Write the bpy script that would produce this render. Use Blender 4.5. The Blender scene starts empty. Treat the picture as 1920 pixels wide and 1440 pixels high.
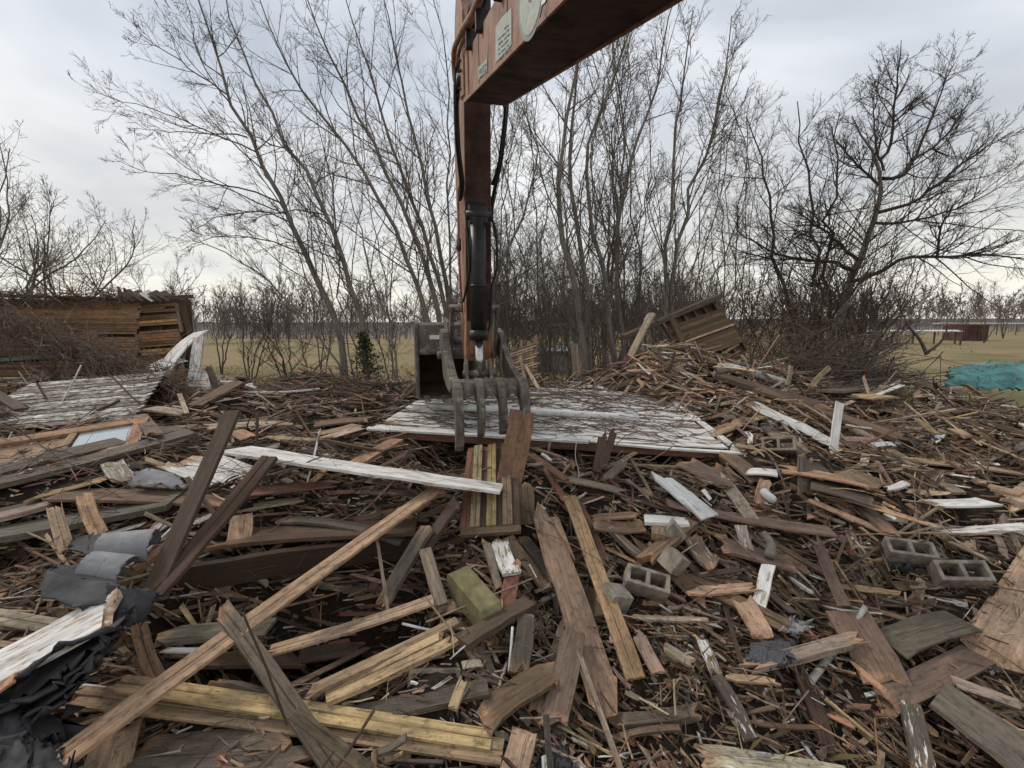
import bpy, math, random
import numpy as np
from mathutils import Matrix, Vector

# ------------------------------------------------------------------ camera, sky, light
SC = bpy.context.scene
COL = SC.collection
FPX, PITCH, EYE = 850.0, math.radians(7.4), 3.0
CP, SP = math.cos(PITCH), math.sin(PITCH)

cam_d = bpy.data.cameras.new('camera')
cam = bpy.data.objects.new('camera', cam_d)
COL.objects.link(cam)
cam.location = (0, 0, EYE)
cam.rotation_euler = (math.radians(90) - PITCH, 0, 0)
cam_d.sensor_width = 36.0
cam_d.lens = FPX / 1920.0 * 36.0
cam_d.clip_start = 0.05
cam_d.clip_end = 5000
SC.camera = cam

SUN_EL, SUN_AZ = math.radians(44), math.radians(-58)      # azimuth from +Y towards +X
world = bpy.data.worlds.new('World')
SC.world = world
world.use_nodes = True
wn, wl = world.node_tree.nodes, world.node_tree.links
wn.clear()
w_out = wn.new('ShaderNodeOutputWorld')
w_bg = wn.new('ShaderNodeBackground')
w_bg.inputs['Strength'].default_value = 0.1
w_sky = wn.new('ShaderNodeTexSky')
w_sky.sky_type = 'NISHITA'
w_sky.sun_disc = False
w_sky.sun_elevation = SUN_EL
w_sky.sun_rotation = SUN_AZ
w_tc = wn.new('ShaderNodeTexCoord')
w_sep = wn.new('ShaderNodeSeparateXYZ')
wl.new(w_tc.outputs['Generated'], w_sep.inputs[0])
def wmath(op, a, b=None, clamp=False):
    n = wn.new('ShaderNodeMath'); n.operation = op; n.use_clamp = clamp
    for i, v in enumerate((a, b)):
        if v is None: continue
        if isinstance(v, (int, float)): n.inputs[i].default_value = v
        else: wl.new(v, n.inputs[i])
    return n.outputs[0]
zc = wmath('ADD', wmath('MAXIMUM', w_sep.outputs[2], 0.0), 0.22)
w_comb = wn.new('ShaderNodeCombineXYZ')
wl.new(wmath('DIVIDE', w_sep.outputs[0], zc), w_comb.inputs[0])
wl.new(wmath('DIVIDE', w_sep.outputs[1], zc), w_comb.inputs[1])
w_n1 = wn.new('ShaderNodeTexNoise'); w_n1.inputs['Scale'].default_value = 0.75
w_n1.inputs['Detail'].default_value = 5; w_n1.inputs['Roughness'].default_value = 0.5
w_n1.inputs['Distortion'].default_value = 0.5
wl.new(w_comb.outputs[0], w_n1.inputs['Vector'])
w_ramp = wn.new('ShaderNodeValToRGB')
cr = w_ramp.color_ramp
cr.elements[0].position = 0.38; cr.elements[0].color = (0.44, 0.49, 0.56, 1)
cr.elements[1].position = 0.64; cr.elements[1].color = (0.98, 0.99, 1.0, 1)
e = cr.elements.new(0.5); e.color = (0.66, 0.695, 0.745, 1)
wl.new(w_n1.outputs['Fac'], w_ramp.inputs[0])
# thinner, brighter cloud towards the horizon
w_hz = wn.new('ShaderNodeValToRGB')
hr = w_hz.color_ramp
hr.elements[0].position = 0.0; hr.elements[0].color = (1, 1, 1, 1)
hr.elements[1].position = 0.42; hr.elements[1].color = (0, 0, 0, 1)
wl.new(wmath('MAXIMUM', w_sep.outputs[2], 0.0), w_hz.inputs[0])
w_n2 = wn.new('ShaderNodeTexNoise'); w_n2.inputs['Scale'].default_value = 2.2; w_n2.inputs['Detail'].default_value = 4
wl.new(w_comb.outputs[0], w_n2.inputs['Vector'])
hfac = wmath('MULTIPLY', w_hz.outputs[0], wmath('MULTIPLY', w_n2.outputs['Fac'], 1.5, True))
w_mixh = wn.new('ShaderNodeMix'); w_mixh.data_type = 'RGBA'
wl.new(hfac, w_mixh.inputs['Factor'])
wl.new(w_ramp.outputs[0], w_mixh.inputs['A'])
w_mixh.inputs['B'].default_value = (0.97, 0.90, 0.76, 1)
w_sc = wn.new('ShaderNodeMix'); w_sc.data_type = 'RGBA'; w_sc.blend_type = 'MULTIPLY'
w_sc.inputs['Factor'].default_value = 1.0
wl.new(w_mixh.outputs['Result'], w_sc.inputs['A'])
w_sc.inputs['B'].default_value = (9.9, 9.9, 9.9, 1)
w_cov = wn.new('ShaderNodeMix'); w_cov.data_type = 'RGBA'
w_cov.inputs['Factor'].default_value = 0.9
wl.new(w_sky.outputs[0], w_cov.inputs['A'])
wl.new(w_sc.outputs['Result'], w_cov.inputs['B'])
wl.new(w_cov.outputs['Result'], w_bg.inputs['Color'])
wl.new(w_bg.outputs[0], w_out.inputs[0])

sun_d = bpy.data.lights.new('sun', 'SUN')
sun_d.energy = 1.5
sun_d.angle = math.radians(10)
sun_d.color = (1.0, 0.92, 0.82)
sun = bpy.data.objects.new('sun', sun_d)
COL.objects.link(sun)
sdir = Vector((math.sin(SUN_AZ) * math.cos(SUN_EL), math.cos(SUN_AZ) * math.cos(SUN_EL), math.sin(SUN_EL)))
sun.rotation_euler = sdir.to_track_quat('Z', 'Y').to_euler()

SC.view_settings.view_transform = 'Standard'
SC.view_settings.look = 'None'
SC.view_settings.gamma = 1.0
SC.view_settings.exposure = 0.2
SC.view_settings.use_curve_mapping = False
SC.render.engine = 'CYCLES'
SC.cycles.use_denoising = True
SC.cycles.max_bounces = 5
SC.cycles.diffuse_bounces = 3
SC.cycles.glossy_bounces = 2
SC.cycles.transmission_bounces = 3
SC.cycles.transparent_max_bounces = 6

RNG = np.random.default_rng(11)

# ------------------------------------------------------------------ geometry helpers
def ray(px, py):
    dx, dv = (px - 960) / FPX, (720 - py) / FPX
    return np.array((dx, CP + dv * SP, -SP + dv * CP))

def at(px, py, y):
    d = ray(px, py)
    return np.array((0, 0, EYE)) + d * (y / d[1])

def proj(p):
    x, y, z = p[0], p[1], p[2] - EYE
    f = y * CP - z * SP
    v = y * SP + z * CP
    return np.array((960 + FPX * x / f, 720 - FPX * v / f))

def sst(a, b, x):
    t = np.clip((x - a) / (b - a), 0, 1)
    return t * t * (3 - 2 * t)

_wr = np.random.default_rng(5)
_WAV = [(_wr.uniform(0, 6.28), _wr.uniform(0, 6.28), f, a) for f, a in
        ((0.9, .05), (1.3, .05), (1.9, .04), (2.7, .035), (3.9, .03), (5.5, .022), (8.0, .018), (12.0, .012))]

_PITS = [(_wr.uniform(-5.5, 6.5), _wr.uniform(3.4, 9.5), _wr.uniform(.02, .07)) for _ in range(70)]
def hgt(x, y):
    """height of the ground and the rubble heap"""
    x = np.asarray(x, float); y = np.asarray(y, float)
    inx = sst(-15, -11.5, x) * (1 - sst(8.5, 13.5, x))
    back = 2.0 * sst(4.5, 6.5, x)
    iny = (1 - sst(10.8 + back, 13.6 + back, y)) * sst(-3, 0, y)
    yr = y + 0.95 * sst(-2.1, -3.3, x) + 0.55 * sst(.4, 1.6, x) - 0.25 * np.sin(x * 0.9)
    ramp = 0.02 + 0.22 * sst(2.5, 3.5, y) + 0.96 * sst(3.9, 6.3, yr) * (1 - 0.22 * sst(1.5, 4.5, x))
    ramp = ramp - 0.27 * np.exp(-((x - .4) / 2.3) ** 6 - ((y - 7.5) / 1.75) ** 6)
    ramp = ramp + 0.25 * sst(7.5, 10, y)
    z = ramp * inx * iny
    z = z + 1.05 * np.exp(-((x - 4.1) / 2.0) ** 2 - ((y - 10.2) / 1.5) ** 2)
    z = z + 0.35 * np.exp(-((x - 4.5) / 1.8) ** 2 - ((y - 7.6) / 1.3) ** 2)
    z = z + 0.42 * np.exp(-((x - 7.4) / 2.4) ** 2 - ((y - 8.8) / 2.2) ** 2)
    z = z - 1.15 * np.exp(-((x + 1.75) / 1.05) ** 4 - ((y - 4.0) / 0.75) ** 4)
    for px_, py_, pr_ in _PITS:
        z = z - .38 * np.exp(-((x - px_) ** 2 + (y - py_) ** 2) / pr_)
    n = 0
    for a, b, f, am in _WAV:
        n = n + am * np.sin(f * (x * math.cos(a) + y * math.sin(a)) + b)
    near = inx * iny
    z = z + n * (0.35 + 1.25 * near) * (1 - sst(40, 80, np.abs(x) + y))
    # the meadow beyond rises to a low crest
    z = z + 1.25 * sst(19, 52, y) - 2.6 * sst(58, 90, y) * (1 - sst(8, 30, x)) + 7 * sst(170, 420, y + .12 * np.abs(x))
    return z

def on(px, py, dz=0.0):
    d = ray(px, py)
    ys = np.arange(1.6, 40, 0.015)
    P = np.array((0, 0, EYE))[None] + d[None] * (ys / d[1])[:, None]
    hit = np.nonzero(P[:, 2] < hgt(P[:, 0], P[:, 1]) + dz)[0]
    if len(hit) == 0:
        return at(px, py, 12.0)
    return P[hit[0]]

def nrm(v):
    v = np.asarray(v, float)
    return v / (np.linalg.norm(v, axis=-1, keepdims=True) + 1e-12)

def build(name, V, Q=None, T=None, mat=None, col=None, gc=None, smooth=False, parent=None, mats=None, link=True):
    """one mesh object from numpy arrays of vertices, quads and triangles"""
    me = bpy.data.meshes.new(name)
    V = np.asarray(V, np.float32)
    me.vertices.add(len(V)); me.vertices.foreach_set('co', V.ravel())
    nq = 0 if Q is None else len(Q); nt = 0 if T is None else len(T)
    idx = []; st = []
    if nq:
        idx.append(np.asarray(Q, np.int32).ravel()); st.append(np.arange(nq) * 4)
    if nt:
        idx.append(np.asarray(T, np.int32).ravel()); st.append(nq * 4 + np.arange(nt) * 3)
    idx = np.concatenate(idx); st = np.concatenate(st).astype(np.int32)
    me.loops.add(len(idx)); me.loops.foreach_set('vertex_index', idx)
    me.polygons.add(len(st)); me.polygons.foreach_set('loop_start', st)
    me.update(calc_edges=True)
    if col is not None:
        a = me.attributes.new('col', 'FLOAT_COLOR', 'POINT'); a.data.foreach_set('color', np.asarray(col, np.float32).ravel())
    if gc is not None:
        a = me.attributes.new('gc', 'FLOAT_VECTOR', 'POINT'); a.data.foreach_set('vector', np.asarray(gc, np.float32).ravel())
    me.shade_smooth() if smooth else me.shade_flat()
    for m in (mats or ([mat] if mat else [])): me.materials.append(m)
    o = bpy.data.objects.new(name, me)
    if link: COL.objects.link(o)
    if parent is not None: o.parent = parent
    return o

def poly(name, V, F, mat, parent=None, smooth=False):
    me = bpy.data.meshes.new(name)
    me.from_pydata([tuple(map(float, v)) for v in V], [], F)
    me.update(calc_edges=True)
    me.shade_smooth() if smooth else me.shade_flat()
    me.materials.append(mat)
    o = bpy.data.objects.new(name, me); COL.objects.link(o)
    if parent is not None: o.parent = parent
    return o

def tag(o, label=None, cat=None, group=None, kind=None):
    if label: o['label'] = label
    if cat: o['category'] = cat
    if group: o['group'] = group
    if kind or cat: o['kind'] = kind or 'thing'
    return o

def empty(name, loc=(0, 0, 0), rz=0.0):
    o = bpy.data.objects.new(name, None); COL.objects.link(o)
    o.location = loc; o.rotation_euler = (0, 0, rz); o.empty_display_size = 0.2
    return o

def frame_matrix(origin, xa, nz):
    """matrix with local x along xa and local z as close to nz as possible"""
    x = nrm(xa); n = np.asarray(nz, float); n = nrm(n - x * np.dot(n, x)); y = np.cross(n, x)
    M = Matrix.Identity(4)
    for i in range(3):
        M[i][0], M[i][1], M[i][2], M[i][3] = x[i], y[i], n[i], origin[i]
    return M

def prism(name, prof, u0, u1, mat, parent=None, bevel=0.0, smooth=False):
    """profile of (y, z) points extruded along x"""
    n = len(prof)
    V = [(u0, p[0], p[1]) for p in prof] + [(u1, p[0], p[1]) for p in prof]
    F = [tuple(range(n - 1, -1, -1)), tuple(range(n, 2 * n))]
    F += [(i, (i + 1) % n, n + (i + 1) % n, n + i) for i in range(n)]
    o = poly(name, V, F, mat, parent, smooth)
    import bmesh
    bm = bmesh.new(); bm.from_mesh(o.data); bmesh.ops.recalc_face_normals(bm, faces=bm.faces); bm.to_mesh(o.data); bm.free()
    if bevel:
        b = o.modifiers.new('bevel', 'BEVEL'); b.width = bevel; b.segments = 2; b.limit_method = 'ANGLE'
    return o

def box(name, lo, hi, mat, parent=None, bevel=0.0):
    return prism(name, [(lo[1], lo[2]), (hi[1], lo[2]), (hi[1], hi[2]), (lo[1], hi[2])], lo[0], hi[0], mat, parent, bevel)

def tubes(P, R, s=4):
    """P (N,K,3), R (N,K): open tubes"""
    N, K, _ = P.shape
    T = nrm(np.gradient(P, axis=1))
    mean = nrm(P[:, -1] - P[:, 0] + 1e-9)
    ref = np.where(np.abs(mean[:, 2:3]) > 0.75, np.array([[1., 0, 0]]), np.array([[0, 0, 1.]]))[:, None, :]
    n = nrm(np.cross(T, np.broadcast_to(ref, T.shape))); b = np.cross(T, n)
    a = np.arange(s) / s * 2 * np.pi
    V = P[:, :, None, :] + R[:, :, None, None] * (np.cos(a)[None, None, :, None] * n[:, :, None, :] + np.sin(a)[None, None, :, None] * b[:, :, None, :])
    i = np.arange(N)[:, None, None] * K * s; k = np.arange(K - 1)[None, :, None] * s; j = np.arange(s)[None, None, :]; j2 = (j + 1) % s
    Q = np.stack([i + k + j, i + k + j2, i + k + s + j2, i + k + s + j], -1).reshape(-1, 4)
    return V.reshape(-1, 3), Q

def resample(pts, K, smooth=2):
    pts = np.asarray(pts, float)
    d = np.concatenate([[0], np.cumsum(np.linalg.norm(np.diff(pts, axis=0), axis=1))])
    t = np.linspace(0, d[-1], K)
    P = np.stack([np.interp(t, d, pts[:, i]) for i in range(3)], -1)
    for _ in range(smooth):
        P[1:-1] = (P[:-2] + 2 * P[1:-1] + P[2:]) / 4
    return P

def tube_obj(name, pts, r, mat, parent=None, s=10, K=None, cap=True, smooth=2, r1=None):
    pts = np.asarray(pts, float)
    K = K or len(pts)
    P = resample(pts, K, smooth) if (K != len(pts) or smooth) else pts
    R = np.linspace(r, r if r1 is None else r1, K)
    V, Q = tubes(P[None], R[None], s)
    V = list(map(tuple, V)); F = [tuple(map(int, q)) for q in Q]
    if cap:
        F.append(tuple(range(s))[::-1]); F.append(tuple(range((K - 1) * s, K * s)))
    o = poly(name, V, F, mat, parent, True)
    return o

def merge(parts):
    Vs, Qs, n = [], [], 0
    for V, Q in parts:
        Vs.append(V); Qs.append(Q + n); n += len(V)
    return np.concatenate(Vs), np.concatenate(Qs)

def cells(name, xs, ys, zs, mask, mat, parent=None):
    """connected solid from a grid of cells; mask[i][j] says whether cell (i,j) is solid through zs"""
    nx, ny = len(xs) - 1, len(ys) - 1
    vid = {}; V = []; F = []
    def v(i, j, k):
        if (i, j, k) not in vid:
            vid[(i, j, k)] = len(V); V.append((xs[i], ys[j], zs[k]))
        return vid[(i, j, k)]
    s = lambda i, j: 0 <= i < nx and 0 <= j < ny and mask[i][j]
    for i in range(nx):
        for j in range(ny):
            if not s(i, j): continue
            F.append((v(i, j, 1), v(i + 1, j, 1), v(i + 1, j + 1, 1), v(i, j + 1, 1)))
            F.append((v(i, j, 0), v(i, j + 1, 0), v(i + 1, j + 1, 0), v(i + 1, j, 0)))
            if not s(i - 1, j): F.append((v(i, j, 0), v(i, j, 1), v(i, j + 1, 1), v(i, j + 1, 0)))
            if not s(i + 1, j): F.append((v(i + 1, j, 0), v(i + 1, j + 1, 0), v(i + 1, j + 1, 1), v(i + 1, j, 1)))
            if not s(i, j - 1): F.append((v(i, j, 0), v(i + 1, j, 0), v(i + 1, j, 1), v(i, j, 1)))
            if not s(i, j + 1): F.append((v(i, j + 1, 0), v(i, j + 1, 1), v(i + 1, j + 1, 1), v(i + 1, j + 1, 0)))
    return poly(name, V, F, mat, parent)

# ------------------------------------------------------------------ materials
class NT:
    def __init__(self, name):
        self.m = bpy.data.materials.new(name); self.m.use_nodes = True
        self.n, self.l = self.m.node_tree.nodes, self.m.node_tree.links
        self.b = self.n['Principled BSDF']
        self.b.inputs['Specular IOR Level'].default_value = 0.25
    def set(self, sock, v):
        if hasattr(v, 'is_linked') or hasattr(v, 'links'): self.l.new(v, sock)
        else: sock.default_value = v
    def node(self, t, **kw):
        n = self.n.new(t)
        for k, v in kw.items(): setattr(n, k, v)
        return n
    def math(self, op, a, b=0.0, clamp=False):
        n = self.node('ShaderNodeMath', operation=op, use_clamp=clamp)
        self.set(n.inputs[0], a); self.set(n.inputs[1], b); return n.outputs[0]
    def mapr(self, v, a, b, c=0.0, d=1.0):
        n = self.node('ShaderNodeMapRange'); n.clamp = True
        self.set(n.inputs[0], v)
        for i, q in enumerate((a, b, c, d)): self.set(n.inputs[i + 1], q)
        return n.outputs[0]
    def vscale(self, v, s):
        n = self.node('ShaderNodeVectorMath', operation='MULTIPLY'); self.set(n.inputs[0], v); n.inputs[1].default_value = s; return n.outputs[0]
    def noise(self, v, scale, detail=4, rough=0.55, dist=0.0):
        n = self.node('ShaderNodeTexNoise'); self.set(n.inputs['Vector'], v)
        n.inputs['Scale'].default_value = scale; n.inputs['Detail'].default_value = detail
        n.inputs['Roughness'].default_value = rough; n.inputs['Distortion'].default_value = dist
        return n.outputs['Fac']
    def mix(self, f, a, b, blend='MIX'):
        n = self.node('ShaderNodeMix', data_type='RGBA', blend_type=blend)
        self.set(n.inputs['Factor'], f); self.set(n.inputs['A'], a); self.set(n.inputs['B'], b)
        return n.outputs['Result']
    def ramp(self, f, stops):
        n = self.node('ShaderNodeValToRGB'); r = n.color_ramp
        r.elements[0].position, r.elements[0].color = stops[0][0], (*stops[0][1], 1)
        r.elements[1].position, r.elements[1].color = stops[-1][0], (*stops[-1][1], 1)
        for p, c in stops[1:-1]:
            e = r.elements.new(p); e.color = (*c, 1)
        self.set(n.inputs[0], f); return n.outputs[0]
    def bump(self, h, strength=0.5, dist=0.01):
        n = self.node('ShaderNodeBump'); n.inputs['Strength'].default_value = strength; n.inputs['Distance'].default_value = dist
        self.l.new(h, n.inputs['Height']); self.l.new(n.outputs[0], self.b.inputs['Normal'])
    def out(self, col=None, rough=None, metal=None):
        if col is not None: self.set(self.b.inputs['Base Color'], col if not isinstance(col, tuple) else (*col, 1))
        if rough is not None: self.set(self.b.inputs['Roughness'], rough)
        if metal is not None: self.set(self.b.inputs['Metallic'], metal)
        return self.m
    def obj(self): return self.node('ShaderNodeTexCoord').outputs['Object']
    def pos(self): return self.node('ShaderNodeNewGeometry').outputs['Position']

def g3(v): return (v, v, v)

def mat_wood():
    t = NT('weathered_wood')
    ac = t.node('ShaderNodeAttribute', attribute_name='col')
    ag = t.node('ShaderNodeAttribute', attribute_name='gc')
    g = ag.outputs['Vector']
    fine = t.noise(t.vscale(g, (4.5, 70, 70)), 1.0, 5, 0.65, 0.3)
    mid = t.noise(t.vscale(g, (2.2, 32, 32)), 1.0, 4, 0.6, 0.8)
    big = t.noise(t.vscale(g, (2.2, 7, 7)), 1.0, 5, 0.68)
    grain = t.math('ADD', t.math('MULTIPLY', fine, 0.55), t.math('MULTIPLY', mid, 0.45))
    v = t.mapr(grain, 0.30, 0.68, 0.50, 1.25)
    crack = t.mapr(t.noise(t.vscale(g, (0.7, 75, 75)), 1.0, 3, 0.7, 0.2), 0.60, 0.68, 1.0, 0.28)
    v = t.math('MULTIPLY', v, crack)
    c = t.mix(1.0, ac.outputs['Color'], t.node('ShaderNodeCombineColor').outputs[0], 'MULTIPLY')
    cc = [n for n in t.n if n.bl_idname == 'ShaderNodeCombineColor'][0]
    for i in range(3): t.l.new(v, cc.inputs[i])
    # grey weathering and dark damp stains
    stain = t.mapr(big, 0.40, 0.64, 0.0, 0.8)
    c = t.mix(stain, c, t.mix(0.6, c, (0.06, 0.048, 0.038, 1)))
    dirt = t.mapr(t.noise(t.vscale(g, (14, 18, 18)), 1.0, 6, 0.75), 0.50, 0.66, 0.0, 0.65)
    c = t.mix(dirt, c, (0.055, 0.042, 0.031, 1))
    # flaking paint
    pn = t.noise(t.vscale(g, (5, 26, 26)), 1.0, 6, 0.7, 0.4)
    pn2 = t.math('ADD', t.math('MULTIPLY', pn, 0.6), t.math('MULTIPLY', fine, 0.4))
    thr = t.mapr(ac.outputs['Alpha'], 0.0, 1.0, 0.36, 0.625)
    mask = t.math('MULTIPLY', t.math('GREATER_THAN', ac.outputs['Alpha'], 0.02), t.mapr(t.math('SUBTRACT', thr, pn2), -0.012, 0.022))
    pcol = t.mix(t.mapr(t.math('ADD', t.math('MULTIPLY', big, .6), t.math('MULTIPLY', mid, .4)), 0.40, 0.62, 0.0, 0.75), (0.78, 0.765, 0.73, 1), (0.36, 0.325, 0.285, 1))
    c = t.mix(mask, c, pcol)
    hgt_ = t.math('ADD', t.math('ADD', grain, t.math('MULTIPLY', crack, 0.5)), t.math('MULTIPLY', mask, 0.5))
    t.bump(hgt_, 0.55, 0.006)
    return t.out(c, t.mapr(grain, 0.3, 0.7, 0.95, 0.72))

def mat_bark(name, c0, c1, sc=6.0):
    t = NT(name); p = t.obj()
    n = t.noise(t.vscale(p, (1, 1, 0.22)), sc * 4, 5, 0.65)
    n2 = t.noise(p, sc * 0.4, 3)
    f = t.math('ADD', t.math('MULTIPLY', n, 0.7), t.math('MULTIPLY', n2, 0.3))
    t.bump(n, 0.6, 0.02)
    return t.out(t.ramp(f, [(0.33, c0), (0.66, c1)]), 0.92)

def mat_flat(name, c, rough=0.8, metal=0.0, var=0.25, sc=6.0, bump=0.2):
    t = NT(name); p = t.obj()
    n = t.noise(p, sc, 6, 0.62)
    v = t.mapr(n, 0.3, 0.7, 1 - var, 1 + var)
    cc = t.node('ShaderNodeCombineColor')
    for i in range(3): t.l.new(v, cc.inputs[i])
    if bump: t.bump(t.noise(p, sc * 8, 4), bump, 0.005)
    return t.out(t.mix(1.0, (*c, 1), cc.outputs[0], 'MULTIPLY'), t.mapr(n, 0.3, 0.7, min(1, rough + 0.08), max(0.05, rough - 0.12)), metal)

def mat_paint_orange():
    t = NT('faded_orange_paint'); p = t.obj()
    n = t.noise(p, 3.0, 6, 0.65); f = t.noise(p, 38, 5, 0.7); m = t.noise(t.vscale(p, (1, 1, 0.25)), 9, 5, 0.7, 0.5)
    c = t.ramp(n, [(0.3, (0.22, 0.10, 0.058)), (0.5, (0.31, 0.16, 0.10)), (0.7, (0.40, 0.255, 0.19))])
    rust = t.mapr(t.math('ADD', t.math('MULTIPLY', m, 0.55), t.math('MULTIPLY', f, 0.45)), 0.50, 0.61)
    c = t.mix(rust, c, t.ramp(f, [(0.3, (0.05, 0.022, 0.013)), (0.7, (0.16, 0.06, 0.03))]))
    t.bump(f, 0.25, 0.004)
    return t.out(c, t.mapr(f, 0.3, 0.7, 0.75, 0.5))

def mat_steel():
    t = NT('worn_dark_steel'); p = t.obj()
    n = t.noise(p, 2.2, 6, 0.65); f = t.noise(p, 30, 5, 0.7); s = t.noise(t.vscale(p, (1, 3, 0.5)), 6, 5, 0.7)
    c = t.ramp(n, [(0.3, (0.085, 0.074, 0.064)), (0.55, (0.155, 0.136, 0.116)), (0.75, (0.24, 0.21, 0.175))])
    c = t.mix(t.mapr(s, 0.55, 0.72), c, (0.42, 0.37, 0.31, 1))
    c = t.mix(t.mapr(f, 0.52, 0.66), c, (0.07, 0.042, 0.028, 1))
    c = t.mix(t.mapr(t.noise(t.vscale(p, (1, 1, 0.3)), 7, 6, 0.75, 0.6), 0.50, 0.60, 0, .8), c, (0.075, 0.058, 0.044, 1))
    t.bump(f, 0.3, 0.004)
    return t.out(c, t.mapr(f, 0.3, 0.7, 0.75, 0.5), 0.1)

def mat_ground():
    t = NT('soil_and_meadow'); p = t.pos()
    sep = t.node('ShaderNodeSeparateXYZ'); t.l.new(p, sep.inputs[0])
    n = t.noise(p, 1.1, 6, 0.65); f = t.noise(p, 14, 6, 0.7); l = t.noise(t.vscale(p, (0.12, 0.2, 0.12)), 1.0, 5, 0.6)
    soil = t.ramp(f, [(0.3, (0.012, 0.008, 0.006)), (0.58, (0.036, 0.025, 0.017)), (0.8, (0.085, 0.062, 0.042))])
    soil = t.mix(t.mapr(n, 0.5, 0.7, 0, 0.45), soil, (0.04, 0.038, 0.018, 1))
    grass = t.ramp(l, [(0.32, (0.115, 0.115, 0.045)), (0.47, (0.21, 0.165, 0.08)), (0.58, (0.26, 0.185, 0.10)), (0.72, (0.15, 0.14, 0.055))])
    gv = t.mapr(t.noise(p, 5, 5, 0.7), 0.3, 0.7, 0.75, 1.25)
    cc = t.node('ShaderNodeCombineColor')
    for i in range(3): t.l.new(gv, cc.inputs[i])
    grass = t.mix(1.0, grass, cc.outputs[0], 'MULTIPLY')
    wood = t.ramp(t.noise(t.vscale(p, (.05, .02, .2)), 1.0, 5, .7), [(0.3, (.055, .048, .045)), (0.7, (.13, .115, .105))])
    grass = t.mix(t.mapr(sep.outputs[1], 150, 215), grass, wood)
    far = t.mapr(t.math('ADD', sep.outputs[1], t.math('MULTIPLY', n, 2.5)), 13.2, 16.0)
    rgt = t.mapr(t.math('ADD', sep.outputs[0], t.math('MULTIPLY', n, 3.0)), 9.5, 12.5)
    lft = t.mapr(t.math('ADD', sep.outputs[0], t.math('MULTIPLY', n, 3.0)), -14.0, -17.0)
    k = t.math('MAXIMUM', far, t.math('MAXIMUM', rgt, lft))
    t.bump(f, 0.7, 0.03)
    return t.out(t.mix(k, soil, grass), 0.95)

def mat_pane():
    t = NT('window_glass')
    t.b.inputs['Transmission Weight'].default_value = 0.35
    t.b.inputs['Specular IOR Level'].default_value = 0.6
    return t.out((0.62, 0.68, 0.72), 0.06)

def mat_granule():
    t = NT('asphalt_shingle'); p = t.obj()
    v = t.noise(p, 160, 2, 0.8)
    t.bump(v, 0.8, 0.004)
    return t.out(t.ramp(v, [(0.35, (0.02, 0.02, 0.022)), (0.6, (0.11, 0.11, 0.115)), (0.72, (0.45, 0.44, 0.43))]), 0.9)

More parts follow.
